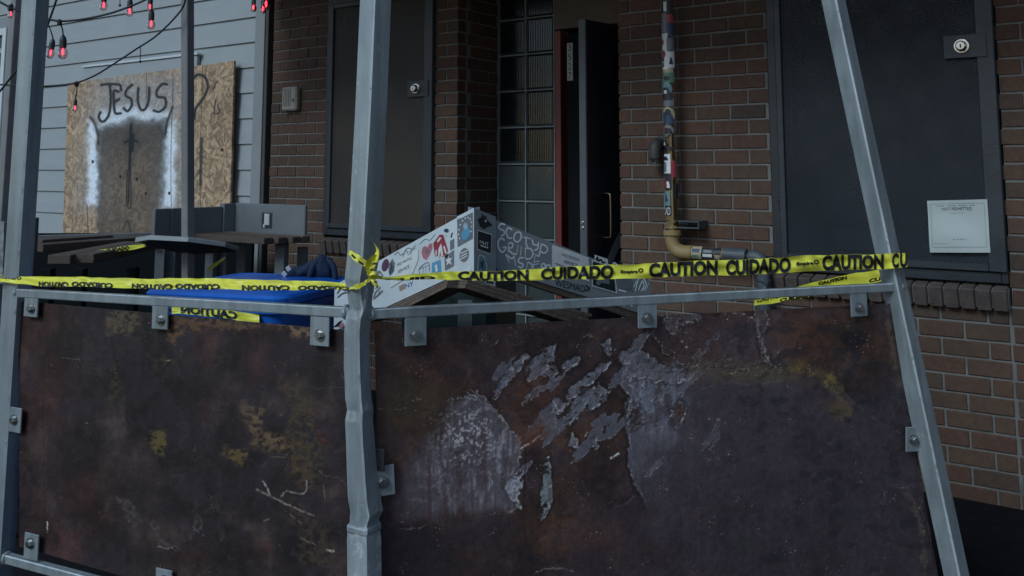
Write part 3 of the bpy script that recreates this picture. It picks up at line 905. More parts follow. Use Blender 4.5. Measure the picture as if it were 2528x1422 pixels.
# strands: several layers of short oriented flakes
def strands(u, v, seed):
    best = np.zeros(u.shape); tone = np.full(u.shape, .5)
    for k in range(9):
        th = k * 0.7 + seed
        a = u * math.cos(th) + v * math.sin(th); b = -u * math.sin(th) + v * math.cos(th)
        a = a / .085 + fbm(u * 9, v * 9, seed + k) * 1.2; b = b / .022 + fbm(u * 9, v * 9, seed + k + 50) * 1.2
        ia, ib = np.floor(a + .5 * (np.floor(b) % 2)), np.floor(b)
        pr = _h(ia + 500, ib + 500, seed * 7 + k)
        m_ = pr > best
        best = np.where(m_, pr, best); tone = np.where(m_, _h(ia + 900, ib + 300, seed * 3 + k), tone)
    return tone, best
tone, pr = strands(su, sz_, 3)
dark = np.array([.21, .135, .082]); lite = np.array([.62, .43, .275])
tn = np.clip(tone * .85 + .25 * (fbm(su * 60, sz_ * 60, 9, 3) - .5), 0, 1)[..., None]
col_ = dark + (lite - dark) * tn ** 1.3
col_ = col_ * (.75 + .5 * fbm(su * 2, sz_ * 2, 21, 4))[..., None]
wx = X + (fbm(X / 14, Y / 14, 31, 4) - .5) * 16; wy = Y + (fbm(X / 14, Y / 14, 32, 4) - .5) * 16
def over(base, c, a): return base * (1 - a[..., None]) + np.array(c) * a[..., None]
wn = fbm(X / 5, Y / 5, 41, 3)
# pale spray: broad haze, then the two bright flanks and the arch
haze = sstep(60, -40, sdpoly(wx, wy, [(225, 290), (210, 505), (245, 505), (250, 330), (320, 290), (400, 290), (405, 505), (450, 510), (440, 200), (250, 190)]))
col_ = over(col_, (.36, .40, .44), haze * .5 * (.5 + wn))
fl = np.maximum(sstep(10, -8, sdpoly(wx, wy, [(218, 300), (240, 320), (244, 502), (219, 504)])), sstep(10, -8, sdpoly(wx, wy, [(408, 320), (432, 300), (428, 508), (398, 512)])))
fl = np.maximum(fl, .75 * sstep(24, -6, sdpoly(wx, wy, [(250, 285), (320, 270), (410, 285), (405, 300), (330, 298), (252, 318)])))
col_ = over(col_, (.80, .86, .95), np.clip(fl * (.6 + .7 * wn), 0, 1))
# dark doorway
dk = sstep(9, -12, sdpoly(wx, wy, [(244, 320), (300, 304), (325, 293), (350, 300), (408, 298), (410, 330), (403, 420), (392, 516), (384, 600), (244, 600), (248, 470)]))
col_ = over(col_, (.060, .052, .048), dk * (.80 + .2 * wn) * (.75 + .25 * sstep(460, 320, Y)))
edge_ = sstep(14, 0, sdline(wx, wy, [(246, 600), (248, 470), (244, 322), (300, 304), (325, 293), (350, 300), (408, 298), (406, 400), (394, 516)]))
col_ = over(col_, (.04, .045, .05), edge_ * .55)
# strokes
def spray(pts, r, a, c=(.022, .022, .026)):
    global col_
    d = sdline(X + (wn - .5) * 1.2, Y + (wn - .5) * 1.2, [tuple(p[:2]) for p in catmull([(x, y, 0) for x, y in pts], 6)])
    col_ = over(col_, c, np.clip(sstep(r * 1.5, r * .45, d) * a + sstep(r * 4, r, d) * .12, 0, 1))
K = 3.554
def z1(*pts): return [(x / K, y / K) for x, y in pts]
for pts in (z1((890, 745), (960, 738), (1050, 745), (1065, 790)), z1((965, 745), (972, 860), (960, 990), (925, 1055), (890, 1065), (868, 1030), (880, 985)),
            z1((1040, 805), (1000, 800), (1000, 900), (1012, 990), (1060, 995)), z1((1005, 895), (1045, 870)),
            z1((1160, 745), (1110, 790), (1105, 840), (1150, 870), (1155, 930), (1120, 975), (1085, 950)), z1((1215, 775), (1210, 880), (1235, 960), (1275, 955), (1305, 880), (1310, 770)),
            z1((1465, 740), (1420, 740), (1375, 800), (1385, 850), (1445, 860), (1455, 930), (1400, 980), (1350, 970)),
            z1((1690, 690), (1740, 655), (1800, 680), (1825, 760), (1790, 850), (1720, 950), (1705, 1040))):
    spray(pts, 3.4, .9)
spray(z1((795, 1030), (830, 1080), (860, 1180), (865, 1260)), 3.6, .7); spray(z1((1515, 940), (1490, 1010), (1465, 1080), (1450, 1180)), 3.2, .8)
spray(z1((1900, 715), (1870, 790)), 1.6, .8); spray(z1((1895, 870), (1880, 990), (1925, 985), (1910, 920)), 1.5, .85); spray(z1((1860, 995), (1880, 985)), 1.5, .8)
spray([(498, 342), (497, 400), (495, 456)], 3.8, .75); spray([(478, 445), (488, 430), (494, 420)], 2.0, .6)
for pts, r in (([(324, 308), (322, 350), (320, 420)], 3.4), ([(308, 352), (324, 345), (340, 350)], 3.0), ([(326, 335), (324, 370)], 6.5), ([(319, 420), (317, 500)], 1.8), ([(314, 420), (313, 495), (316, 512), (322, 512), (324, 490), (322, 420)], 1.3)):
    spray(pts, r, .95, (.008, .010, .014))
spray([(305, 564), (316, 545), (322, 572)], 2.4, .6)
for x, y in ((229, 399), (297, 436), (338, 442), (418, 477), (549, 370), (360, 478)):
    col_ = over(col_, (.006, .006, .008), sstep(4.2, 2.2, np.hypot(X - x, (Y - y) * .75)))
for gx, y0, y1 in ((425, 190, 510), (497, 150, 520), (217, 505, 590), (360, 180, 245)):
    col_ = over(col_, (.03, .022, .016), sstep(1.8, .6, np.abs(X - gx - 3 * np.sin(Y / 90))) * (Y > y0) * (Y < y1) * .7)
P = P - M * ((pr - .5) * .0016)[..., None]
OSB = attr_mat('strand_board', .75, bump=.3, bscale=140, grain=.22, gscale=70)
root = thing('strand_board_sheet', (crn[0] + crn[1]) / 2, 'strand board sheet spray painted with JESUS and a dark doorway on the grey siding', 'board')
grid_mesh('board', P, np.concatenate([np.clip(col_, 0, 1), np.ones((*X.shape, 1))], -1), OSB, root, thick=.018, tdir=M)

# ------------------------------------------------------------------ patio posts
DKP = mat('brown_post_paint', (0.20, 0.195, 0.20), 0.5, var=.2, scale=5, bump=.1)
def square_post(name, p, q, half, rot, m_, label, cat, group=None):
    p = np.asarray(p, float); q = np.asarray(q, float)
    root = thing(name, p, label, cat, group)
    t = (q - p) / np.linalg.norm(q - p)
    a = np.array([math.cos(rot), math.sin(rot), 0]); a = a - t * (a @ t); a /= np.linalg.norm(a); b = np.cross(t, a)
    V, Fs = cbox((p + q) / 2, np.linalg.norm(q - p) / 2, half, half, (t, a, b), .004)
    add('shaft', V, Fs, m_, root)
    V, Fs = cbox(p + UP * .006, .08, .08, .005, None, .002); add('foot_plate', V, Fs, m_, root)
    V, Fs = cbox(q, .005, half + .004, half + .004, (t, a, b), .002); add('top_cap', V, Fs, m_, root)
    return root
def foot(x, y, k):
    p = at(x, y, k); p[2] = 0; return p
tp = at(462, 300, 4.95); ft = tp.copy(); ft[2] = 0.0
e_ = at(463, 0, 4.95); dirn = (e_ - tp); tpp = tp + dirn * 2.2
b2 = at(464, 700, 4.95 + .0); dr = (e_ - b2) / (e_[2] - b2[2]); ft = b2 - dr * b2[2]; tpp = b2 + dr * (2.9 - b2[2])
square_post('patio_post', ft, tpp, .025, R(-30), DKP, 'brown square patio post rising through the small octagonal table', 'post', 'patio posts holding the string lights')
a1_ = at(47, 0, 5.3); b1_ = at(10, 560, 5.3); dr = (a1_ - b1_) / (a1_[2] - b1_[2])
square_post('patio_post', b1_ - dr * b1_[2], b1_ + dr * (2.9 - b1_[2]), .032, R(-42), DKP, 'dark patio post beside the white framed window at the far left', 'post', 'patio posts holding the string lights')

# ------------------------------------------------------------------ string lights
CORD = mat('black_cord', (0.012, 0.013, 0.015), 0.55)
SOCK = mat('black_socket', (0.022, 0.024, 0.026), 0.5)
BULB = bpy.data.materials.new('clear_red_bulb'); BULB.use_nodes = True
b_ = BULB.node_tree.nodes['Principled BSDF']; b_.inputs['Base Color'].default_value = (1.0, .60, .62, 1); b_.inputs['Transmission Weight'].default_value = 1; b_.inputs['Roughness'].default_value = .04; b_.inputs['IOR'].default_value = 1.12
FIL = bpy.data.materials.new('red_filament'); FIL.use_nodes = True
b_ = FIL.node_tree.nodes['Principled BSDF']; b_.inputs['Base Color'].default_value = (.5, .02, .03, 1); b_.inputs['Emission Color'].default_value = (1, .035, .06, 1); b_.inputs['Emission Strength'].default_value = 5.0
def lathe(c, prof, n=18, ax=UP):
    t, a, b = frame_of(ax); V = []; Fs = []
    for (r, z) in prof:
        for j in range(n):
            an = 2 * math.pi * j / n; V.append(c + t * z + (a * math.cos(an) + b * math.sin(an)) * r)
    for k in range(len(prof) - 1):
        for j in range(n): Fs.append((k * n + j, k * n + (j + 1) % n, (k + 1) * n + (j + 1) % n, (k + 1) * n + j))
    Fs.append(tuple(range(n - 1, -1, -1))); Fs.append(tuple((len(prof) - 1) * n + j for j in range(n)))
    return V, Fs
def bulb(parent, hook, x, y, k, sc=1.0, tilt=(0, 0)):
    """lamp whose glass centre is at the pixel; hook: cord point"""
    c = at(x, y, k)
    ax = UP + np.array([1, 0, 0]) * tilt[0]; ax = ax / np.linalg.norm(ax)
    r = .0225 * sc
    top = c + ax * (.085 * sc)
    V, Fs = lathe(c, [(.012 * sc, .02 * sc), (.0165 * sc, .022 * sc), (.0165 * sc, .058 * sc), (.012 * sc, .075 * sc), (.004 * sc, .085 * sc)], 16, ax)
    so_ = add('socket', V, Fs, SOCK, parent, smooth=False)
    V, Fs = lathe(c, [(.002 * sc, -.037 * sc), (.011 * sc, -.034 * sc), (.019 * sc, -.025 * sc), (r, -.010 * sc), (r * .95, .003 * sc), (r * .7, .015 * sc), (.012 * sc, .0215 * sc)], 18, ax)
    add('bulb_glass', V, Fs, BULB, so_, smooth=True)
    V, Fs = lathe(c, [(.002 * sc, -.016 * sc), (.0048 * sc, -.012 * sc), (.0052 * sc, .006 * sc), (.004 * sc, .018 * sc)], 10, ax)
    add('filament', V, Fs, FIL, so_, smooth=True)
    mid = (top + hook) / 2 + np.array([.004, 0, 0])
    V, Fs = tube(catmull([hook, mid, top], 4), .0035, 6); add('drop_wire', V, Fs, CORD, so_, smooth=True)
def strand(name, pts, k0, k1, rad, label, lamps, knobs=()):
    n = len(pts)
    P3 = [at(x, y, lerp(k0, k1, i / (n - 1))) for i, (x, y) in enumerate(pts)]
    root = thing(name, P3[0], label, 'string lights', 'string lights over the patio')
    V, Fs = tube(catmull(P3, 8), rad, 8); add('cord', V, Fs, CORD, root, smooth=True)
    for (hx, hy, x, y, sc, tl) in lamps:
        d = [abs(hx - p[0]) for p in pts]; i = max(0, min(n - 2, sum(1 for p in pts if p[0] <= hx) - 1)) if pts[0][0] < pts[-1][0] else int(np.argmin(d))
        tt = i / (n - 1); k = lerp(k0, k1, tt)
        hk = at(hx, hy, k)
        V, Fs = tube([hk + UP * .012, hk + UP * .008, hk - UP * .014, hk - UP * .018], [.008, .013, .011, .006], 10); add('cord_clip', V, Fs, SOCK, root)
        bulb(root, hk, x, y, k, sc, (tl, 0))
    for (hx, hy, x, y) in knobs:
        k = lerp(k0, k1, .6); hk, e = at(hx, hy, k), at(x, y, k)
        V, Fs = tube([hk, e], .0022, 6); add('pull_string', V, Fs, CORD, root)
        V, Fs = lathe(e, [(.001, -.008), (.0065, -.004), (.0065, .004), (.001, .008)], 10); add('pull_knob', V, Fs, SOCK, root, smooth=True)
    return root
strand('string_lights', [(-60, -25), (0, 5), (25, 18), (60, 30), (112, 45), (148, 52), (200, 48), (260, 36), (310, 20), (365, -4), (420, -40)], 4.6, 4.6, .0055, 'thick black light string sagging across the top left corner', [(25, 18, 27, 34, .62, 0), (147, 54, 155, 128, 1.0, -.03), (112, 46, 125, 130, .82, .12)])
strand('string_lights', [(-40, 209), (0, 209), (50, 212), (100, 213), (150, 210), (190, 204), (235, 186), (285, 155), (335, 122), (390, 85), (447, 25), (462, -20)], 5.2, 4.85, .0048, 'thin black light string rising from the left to the brown post over the painted board', [(189, 206, 185, 266, .60, .02)], [(347, 116, 346, 152)])
strand('string_lights', [(150, -40), (139, 0), (112, 75), (90, 112), (60, 150), (30, 187), (0, 225), (-40, 270)], 4.8, 4.8, .0055, 'short black light string slanting down past the left fence post', [])
strand('string_lights', [(180, -70), (256, -62), (320, -50), (370, -40), (463, -66), (560, -60), (627, -50), (656, -54), (800, -90)], 5.0, 5.0, .0055, 'black light string above the picture edge with red bulbs hanging into view', [(256, -62, 256, 12, .88, 0), (320, -50, 320, 27, .85, 0), (369, -40, 370, 16, .75, 0), (375, -38, 373, 58, .92, 0), (463, -66, 463, -2, .8, 0), (627, -50, 626, 18, .72, 0), (648, -54, 649, 22, .72, 0), (658, -54, 657, 10, 1.0, 0)], [(297, -40, 296, 13)])
# ------------------------------------------------------------------ patio booths, tables, bin
GP = mat('grey_sheet_paint', (0.14, 0.155, 0.165), 0.5, var=.12, scale=4, bump=.08)
GPD = mat('grey_leg_paint', (0.10, 0.11, 0.12), 0.55, var=.15, scale=5)
WOOD = mat('weathered_plank', (0.060, 0.042, 0.034), 0.8, col2=(0.13, 0.092, 0.070), scale=14, bump=.5, bscale=50, stretch=(2, 2, 18))
WOODL = mat('worn_plank_end', (0.10, 0.07, 0.052), 0.8, col2=(0.19, 0.135, 0.10), scale=18, bump=.5, bscale=60)
DGRN = mat('dark_green_panel', (0.004, 0.007, 0.009), 0.9, spec=.15)

# grey corner booth: low sheet-metal back along the house, return towards the street
cz = at(580, 501, 6.25)
BZ = cz[2]
def along(p, dvec, x):                       # point on the line p + t*dvec that projects to column x
    lo, hi = -3.0, 3.0
    f = lambda t: proj(p + dvec * t)[0] - x
    sg = 1 if f(hi) > f(lo) else -1
    for _ in range(60):
        mi = (lo + hi) / 2
        if f(mi) * sg > 0: hi = mi
        else: lo = mi
    return p + dvec * lo
eR = along(cz, D, 757); eL = along(cz, -M, 380); eM = along(cz, -M, 548)
root = thing('booth_back', np.array([cz[0], cz[1], 0]), 'grey sheet metal booth back forming a corner with a small sticker', 'partition')
hz = .115
def sheet(p, q, top, bot, th, m_, name, parent, b=.004):
    c = (p + q) / 2; c = np.array([c[0], c[1], (top + bot) / 2])
    t = (q - p); t[2] = 0; L_ = np.linalg.norm(t); t = t / L_
    V, Fs = cbox(c, L_ / 2, th / 2, (top - bot) / 2, (t, np.cross(UP, t), UP), b)
    return add(name, V, Fs, m_, parent)
sheet(cz + D * .012, eR, BZ, BZ - .235, .024, GP, 'back_panel', root, .012)
sheet(cz - M * .014, eM, BZ - .001, BZ - .26, .05, GP, 'corner_box', root)
m1 = along(cz, -M, 421)
sheet(eM - M * .004, m1, BZ - .02, BZ - .26, .03, GP, 'return_panel', root)
sheet(m1 - M * .004, eL, BZ - .02, BZ - .26, .03, GP, 'return_panel', root)
for p in (eR - D * .05, cz + D * .06, eM, eL + M * .04, m1):
    V, Fs = cbox(np.array([p[0] + .01, p[1] + .03, (BZ - .262) / 2]), .03, .02, (BZ - .262) / 2, None, .003); add('leg', V, Fs, GPD, root)
cs = along(cz, D, 664) - M * .0135
SNB = mat('booth_sticker_black', (.03, .04, .05), .4); SNW = mat('booth_sticker_white', (.5, .52, .52), .4)
V, Fs = cbox(cs - UP * .105, .05, .0008, .05, WAX, .0003); st_ = add('sticker', V, Fs, SNB, root)
V, Fs = cbox(cs - UP * .098 - M * .0012, .024, .0006, .036, WAX, .0003); add('sticker_print', V, Fs, SNW, st_)
V, Fs = cbox(cs - UP * .14 - M * .0012 - D * .026, .008, .0006, .01, WAX, .0003); add('sticker_print', V, Fs, SNW, st_)

# plank ledge in front of the booth back
zl = at(660, 580, 6.1)[2]
l0, l1 = along(np.array([cz[0], cz[1], zl]) - M * .02, D, 548), along(np.array([cz[0], cz[1], zl]) - M * .02, D, 772)
root = thing('plank_ledge', np.array([l0[0], l0[1], 0]), 'weathered wooden plank ledge below the bright grey booth back', 'bar ledge')
for k in range(4):
    o0 = -M * (.055 + .075 * k)
    ln = [0.0, .0, .02, -.02][k]
    V, Fs = beam(l0 + o0 + D * ln, l1 + o0 + D * ln - D * (.0 if k < 2 else .06), .034, .019, UP, .003); add('plank', V, Fs, WOOD if k else WOODL, root)
for p in (l1 - D * .13 - M * .13, l0 + D * .07 - M * .13):
    V, Fs = cbox(np.array([p[0], p[1], (zl - .022) / 2]), .042, .02, (zl - .022) / 2, WAX, .003); add('leg', V, Fs, GPD, root)

# dark rear panel below the ledges
pa, pb = at(60, 640, 6.9), at(625, 640, 6.9)
root = thing('black_screen', np.array([(pa[0] + pb[0]) / 2, pa[1], 0]), 'low black screen panel standing under the benches at the back of the patio', 'screen')
V, Fs = cbox(np.array([(pa[0] + pb[0]) / 2, pa[1], .52]), (pb[0] - pa[0]) / 2, .03, .515, None, .004); add('panel', V, Fs, DGRN, root)
for x in (pa[0] + .2, pb[0] - .2):
    V, Fs = cbox(np.array([x, pa[1] + .05, .015]), .04, .12, .014, None, .003); add('foot', V, Fs, DGRN, root)

# left bench with planks and grey end panels
root = thing('plank_table', foot(200, 640, 5.2), 'dark plank bar table with a grey end panel at the left of the patio', 'table')
zt_ = at(150, 628, 5.0)[2]
tl = at(85, 628, 5.0); tl[2] = zt_
dz = .02
for k, (x0, x1, y, kk2) in enumerate(((72, 128, 640, 4.55), (132, 186, 640, 4.6))):
    a_, b2 = at(x0, y, kk2), at(x1, y, kk2)
    c = (a_ + b2) / 2; c[2] = at(100, 640, 4.55)[2]
    V, Fs = cbox(c + np.array([.10, .42, 0]), (b2[0] - a_[0]) / 2, .44, .022, None, .003); add('plank', V, Fs, WOOD, root)
for k in range(2):
    p, q = at(90, 600 + 12 * k, 5.6 - .25 * k), at(352 - 4 * k, 592 + 10 * k, 6.2 - .25 * k)
    q[2] = p[2]
    V, Fs = beam(p, q, .06, .022, UP, .003); add('plank', V, Fs, WOOD, root)
p, q = at(92, 588, 5.75), at(382, 580, 6.1)
V, Fs = beam(p, q, .015, .017, UP, .003); add('rail', V, Fs, DKP, root)
for (x, y, kk2) in ((350, 589, 5.75), (366, 589, 5.75)):
    V, Fs = cbox(at(x, y, kk2), .019, .05, .017, None, .003); add('plank_end', V, Fs, WOODL, root)
for (x, kk2) in ((200, 5.25), (330, 5.9), (120, 5.2)):
    p = at(x, 640, kk2); V, Fs = cbox(np.array([p[0], p[1], p[2] / 2 - .02]), .03, .03, p[2] / 2 - .03, None, .003); add('leg', V, Fs, DGRN, root)
a_, b2 = at(60, 537, 4.9), at(93, 537, 4.9)
V, Fs = cbox(np.array([(a_[0] + b2[0]) / 2 - .02, a_[1], (a_[2]) / 2]), (b2[0] - a_[0]) / 2 + .02, .02, a_[2] / 2, None, .004); add('end_panel', V, Fs, GPD, root)
# narrow stickered plate, tilted
STK = mat('stickered_plate', (.42, .44, .45), .5, col2=(.10, .11, .13), scale=26, var=.1)
root = thing('stickered_post_plate', foot(45, 680, 3.9), 'narrow pale plate covered in stickers beside the left fence post', 'plate')
V = [at(56, 548, 4.0), at(70, 550, 4.0), at(62, 690, 3.9), at(44, 690, 3.9)]
V += [v + np.array([.01, .03, 0]) for v in V]
Vb = [foot(44, 690, 3.9), foot(62, 690, 3.9)]
add('plate', V, [(0, 3, 2, 1), (4, 5, 6, 7), (0, 1, 5, 4), (1, 2, 6, 5), (2, 3, 7, 6), (3, 0, 4, 7)], STK, root)
p = at(53, 690, 3.92); V, Fs = cbox(np.array([p[0], p[1] + .02, p[2] / 2]), .016, .012, p[2] / 2, None, .002); add('support', V, Fs, GPD, root)
V = [at(-60, 545, 4.2), at(10, 548, 4.2), at(6, 700, 4.2), at(-60, 700, 4.2)]; V += [v + np.array([0, .03, 0]) for v in V]
root = thing('sticker_screen', foot(-20, 690, 4.22), 'pale stickered screen cut off at the left edge behind the fence post', 'screen')
add('plate', V, [(0, 3, 2, 1), (4, 5, 6, 7), (0, 1, 5, 4), (1, 2, 6, 5), (2, 3, 7, 6), (3, 0, 4, 7)], STK, root)
p = at(-25, 700, 4.22); V, Fs = cbox(np.array([p[0], p[1] + .02, p[2] / 2]), .03, .015, p[2] / 2, None, .002); add('support', V, Fs, GPD, root)

# octagonal table round the brown post, front edge raised
oc = at(464, 603, 4.93)
root = thing('octagonal_table', np.array([oc[0], oc[1], 0]), 'small grey octagonal table tilted around the brown patio post', 'table')
ax_ = np.array([.06, .20, 1.0]); ax_ /= np.linalg.norm(ax_)
GT = mat('grey_table_rim', (0.26, 0.285, 0.295), 0.5, var=.12, scale=6); NVU = mat('navy_table_underside', (0.02, 0.035, 0.06), 0.6)
t, a, b = frame_of(ax_)
def oct_ring(r, z): return [oc + t * z + (a * math.cos(R(45 * j + 10)) + b * math.sin(R(45 * j + 10))) * r for j in range(8)]
V = oct_ring(.255, .012) + oct_ring(.262, .008) + oct_ring(.262, -.012) + oct_ring(.25, -.014)
Fs = [tuple(range(8))] + [(k * 8 + j, (k + 1) * 8 + j, (k + 1) * 8 + (j + 1) % 8, k * 8 + (j + 1) % 8) for k in range(3) for j in range(8)]
add('table_top', V, Fs, GT, root)
V = oct_ring(.249, -.0135) + oct_ring(.06, -.045); Fs = [(j, 8 + j, 8 + (j + 1) % 8, (j + 1) % 8) for j in range(8)] + [tuple(8 + j for j in range(7, -1, -1))]
add('underside', V, Fs, NVU, root)

# blue bin
BLU = mat('blue_bin_plastic', (0.010, 0.115, 0.50), 0.35, var=.12, scale=4, bump=.05, bscale=30)
def hz_(x, y, h):
    r = ray(x, y); return CAM + r * ((h - CAMZ) / r[2])
RZ = 1.07
q1_, q2_, q3_ = hz_(350, 712, RZ), hz_(700, 728, RZ), hz_(560, 668, RZ)
bx = (q2_ - q1_); bx[2] = 0; LX = np.linalg.norm(bx); bx /= LX
by = np.array([-bx[1], bx[0], 0]); LY = (q3_ - q1_) @ by
bc = q1_ + bx * LX / 2 + by * LY / 2; bc[2] = 0
root = thing('blue_bin', bc, 'large blue plastic bin with a closed lid behind the left fence bay', 'bin')
def rrect(hx, hy, r, z, n=6):
    out = []
    for (sx, sy, a0_) in ((1, 1, 0), (-1, 1, 90), (-1, -1, 180), (1, -1, 270)):
        for k in range(n):
            an = R(a0_ + 90 * k / (n - 1)); out.append(bc + bx * (sx * (hx - r) + r * math.cos(an)) + by * (sy * (hy - r) + r * math.sin(an)) + UP * z)
    return out
def stack(prof, name, m_):
    V = []; Fs = []; n = 24
    for hx, hy, r, z in prof: V += rrect(hx, hy, r, z)
    for k in range(len(prof) - 1):
        for j in range(n): Fs.append((k * n + j, k * n + (j + 1) % n, (k + 1) * n + (j + 1) % n, (k + 1) * n + j))
    Fs.append(tuple(range(n - 1, -1, -1))); Fs.append(tuple((len(prof) - 1) * n + j for j in range(n)))
    o = add(name, V, Fs, m_, root, smooth=False)
    return o
HX, HY = LX / 2, LY / 2
stack([(HX - .075, HY - .075, .03, .012), (HX - .07, HY - .07, .05, .03), (HX - .026, HY - .026, .05, RZ - .075), (HX - .010, HY - .010, .055, RZ - .070), (HX - .008, HY - .008, .055, RZ - .046), (HX - .02, HY - .02, .05, RZ - .044)], 'bin_body', BLU)
stack([(HX - .012, HY - .012, .05, RZ - .043), (HX + .004, HY + .004, .06, RZ - .040), (HX + .006, HY + .006, .06, RZ - .016), (HX - .004, HY - .004, .055, RZ - .006), (HX - .03, HY - .03, .05, RZ - .002), (HX - .06, HY - .06, .04, RZ - .008), (HX - .10, HY - .10, .04, RZ + .002), (HX - .2, HY - .2, .04, RZ + .006)], 'lid', BLU)
for s in (-1, 1):
    c_ = bc + bx * (s * (HX - .06)) + by * (HY - .01) + UP * .1
    V, Fs = tube([c_ - bx * .03, c_ + bx * .03], .1, 20); add('wheel', V, Fs, DGRN, root)

# navy bag slumped on the rim
NAV = mat('navy_cloth', (0.008, 0.022, 0.055), 0.85, var=.3, scale=18, bump=.5, bscale=160)
TAGW = mat('white_tag', (.45, .47, .5), .6)
kb = 3.78
root = thing('navy_bag', at(790, 690, kb), 'dark navy cloth bag with two white tags slumped on the blue bin rim', 'bag')
V = []; Fs = []
nu, nv = 26, 14
# a slack sack: body on the right, collar drooping to the left
spine = catmull([at(708, 680, kb), at(722, 672, kb), at(745, 672, kb), at(768, 662, kb), at(795, 658, kb), at(818, 668, kb), at(826, 686, kb)], 5)
rads = np.interp(np.linspace(0, 1, len(spine)), [0, .12, .3, .5, .7, .88, 1], [.010, .016, .022, .036, .048, .034, .014])
for i, p in enumerate(spine):
    for j in range(nv):
        an = 2 * math.pi * j / nv
        rr = rads[i] * (1 + .16 * math.sin(3 * an + i * .4) + .1 * math.sin(5 * an - i * .7))
        V.append(p + np.array([.25 * rr * math.cos(an), rr * math.cos(an) * .9, rr * math.sin(an) * .95]))
m_ = len(spine)
for i in range(m_ - 1):
    for j in range(nv): Fs.append((i * nv + j, i * nv + (j + 1) % nv, (i + 1) * nv + (j + 1) % nv, (i + 1) * nv + j))
Fs.append(tuple(range(nv - 1, -1, -1))); Fs.append(tuple((m_ - 1) * nv + j for j in range(nv)))
add('sack', V, Fs, NAV, root, smooth=True)
V, Fs = tube(catmull([at(762, 690, kb - .04), at(775, 655, kb - .03), at(800, 640, kb), at(822, 655, kb - .02), at(828, 690, kb - .03)], 6), .012, 10); add('carry_strap', V, Fs, NAV, root, smooth=True)
for (x, y) in ((712, 663), (702, 676)):
    p = at(x, y, kb - .035); V, Fs = cbox(p, .009, .002, .010, (np.array([.8, -.1, .59]), np.array([.1, .99, .03]), np.array([-.59, .03, .8])), .0008); add('tag', V, Fs, TAGW, root)

# ------------------------------------------------------------------ knocked-up corner rail covered in stickers
RAILP = mat('rail_panel_shaded', (0.225, 0.25, 0.265), 0.5, var=.1, scale=5, bump=.06)  # darker copy of the rail paint: shade on the right-facing side, as colour
PALEP = mat('rail_panel_lit', (0.58, 0.63, 0.66), 0.5, var=.1, scale=7, bump=.05)  # paler copy of the rail paint: light on the left-facing side, as colour
cr = thing('corner_rail', foot(1170, 700, 3.2), 'grey corner rail with stickers and plank shelf, knocked up into a peak', 'railing')
def slab(q4, thick, m_, name, parent):
    """q4: four front corners (anticlockwise from bottom left as seen), given real thickness away from the camera"""
    q = [np.asarray(p, float) for p in q4]
    nrm = np.cross(q[1] - q[0], q[3] - q[0]); nrm /= np.linalg.norm(nrm)
    if nrm @ (CAM - q[0]) < 0: nrm = -nrm
    V = q + [p - nrm * thick for p in q]
    add(name, V, [(0, 1, 2, 3), (7, 6, 5, 4), (0, 4, 5, 1), (1, 5, 6, 2), (2, 6, 7, 3), (3, 7, 4, 0)], m_, parent)
    return q[0], nrm
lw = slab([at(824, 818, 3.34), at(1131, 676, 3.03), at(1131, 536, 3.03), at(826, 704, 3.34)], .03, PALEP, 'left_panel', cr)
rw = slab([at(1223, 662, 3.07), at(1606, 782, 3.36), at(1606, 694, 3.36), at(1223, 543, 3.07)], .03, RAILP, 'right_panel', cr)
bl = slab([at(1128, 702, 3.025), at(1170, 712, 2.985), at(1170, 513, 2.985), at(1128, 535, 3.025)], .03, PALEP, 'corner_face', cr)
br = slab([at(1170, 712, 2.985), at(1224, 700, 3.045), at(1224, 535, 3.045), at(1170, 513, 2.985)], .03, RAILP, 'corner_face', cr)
V = [at(1128, 535, 3.026), at(1170, 513.5, 2.987), at(1224, 535.5, 3.052), at(1182, 545, 3.09)]
V += [v - UP * .015 for v in V]
add('corner_cap', V, [(0, 1, 2, 3), (7, 6, 5, 4), (0, 4, 5, 1), (1, 5, 6, 2), (2, 6, 7, 3), (3, 7, 4, 0)], RAILP, cr)
# plank shelf under each wing: stepped boards
for k in range(5):
    t_ = k / 4
    p0 = at(lerp(1124, 1126, t_), lerp(693, 708, t_), 2.93 - .012 * k); p1 = at(lerp(900, 985, t_), lerp(795, 778, t_), 3.05 - .012 * k)
    V, Fs = beam(p0, p1, .045, .0048, np.array([.35, -.1, 1.0]), .001); add('shelf_plank', V, Fs, WOOD if k % 2 else WOODL, cr)
    p0 = at(lerp(1136, 1127, t_), lerp(693, 708, t_), 2.945 - .012 * k); p1 = at(lerp(1440, 1410, t_), lerp(778, 800, t_), 3.2 - .012 * k)
    V, Fs = beam(p0, p1, .045, .0048, np.array([-.30, -.1, 1.0]), .001); add('shelf_plank', V, Fs, WOOD if k % 2 else WOODL, cr)
p0, p1 = at(1240, 672, 3.11), at(1600, 792, 3.38)
V, Fs = beam(p0, p1, .02, .014, UP, .003); add('bottom_batten', V, Fs, WOOD, cr)
for (x, y, k) in ((1150, 740, 3.12), (860, 800, 3.42), (1560, 760, 3.40)):
    p = at(x, y, k); V, Fs = cbox(np.array([p[0], p[1], p[2] / 2]), .025, .025, p[2] / 2, None, .003); add('leg', V, Fs, GPD, cr)

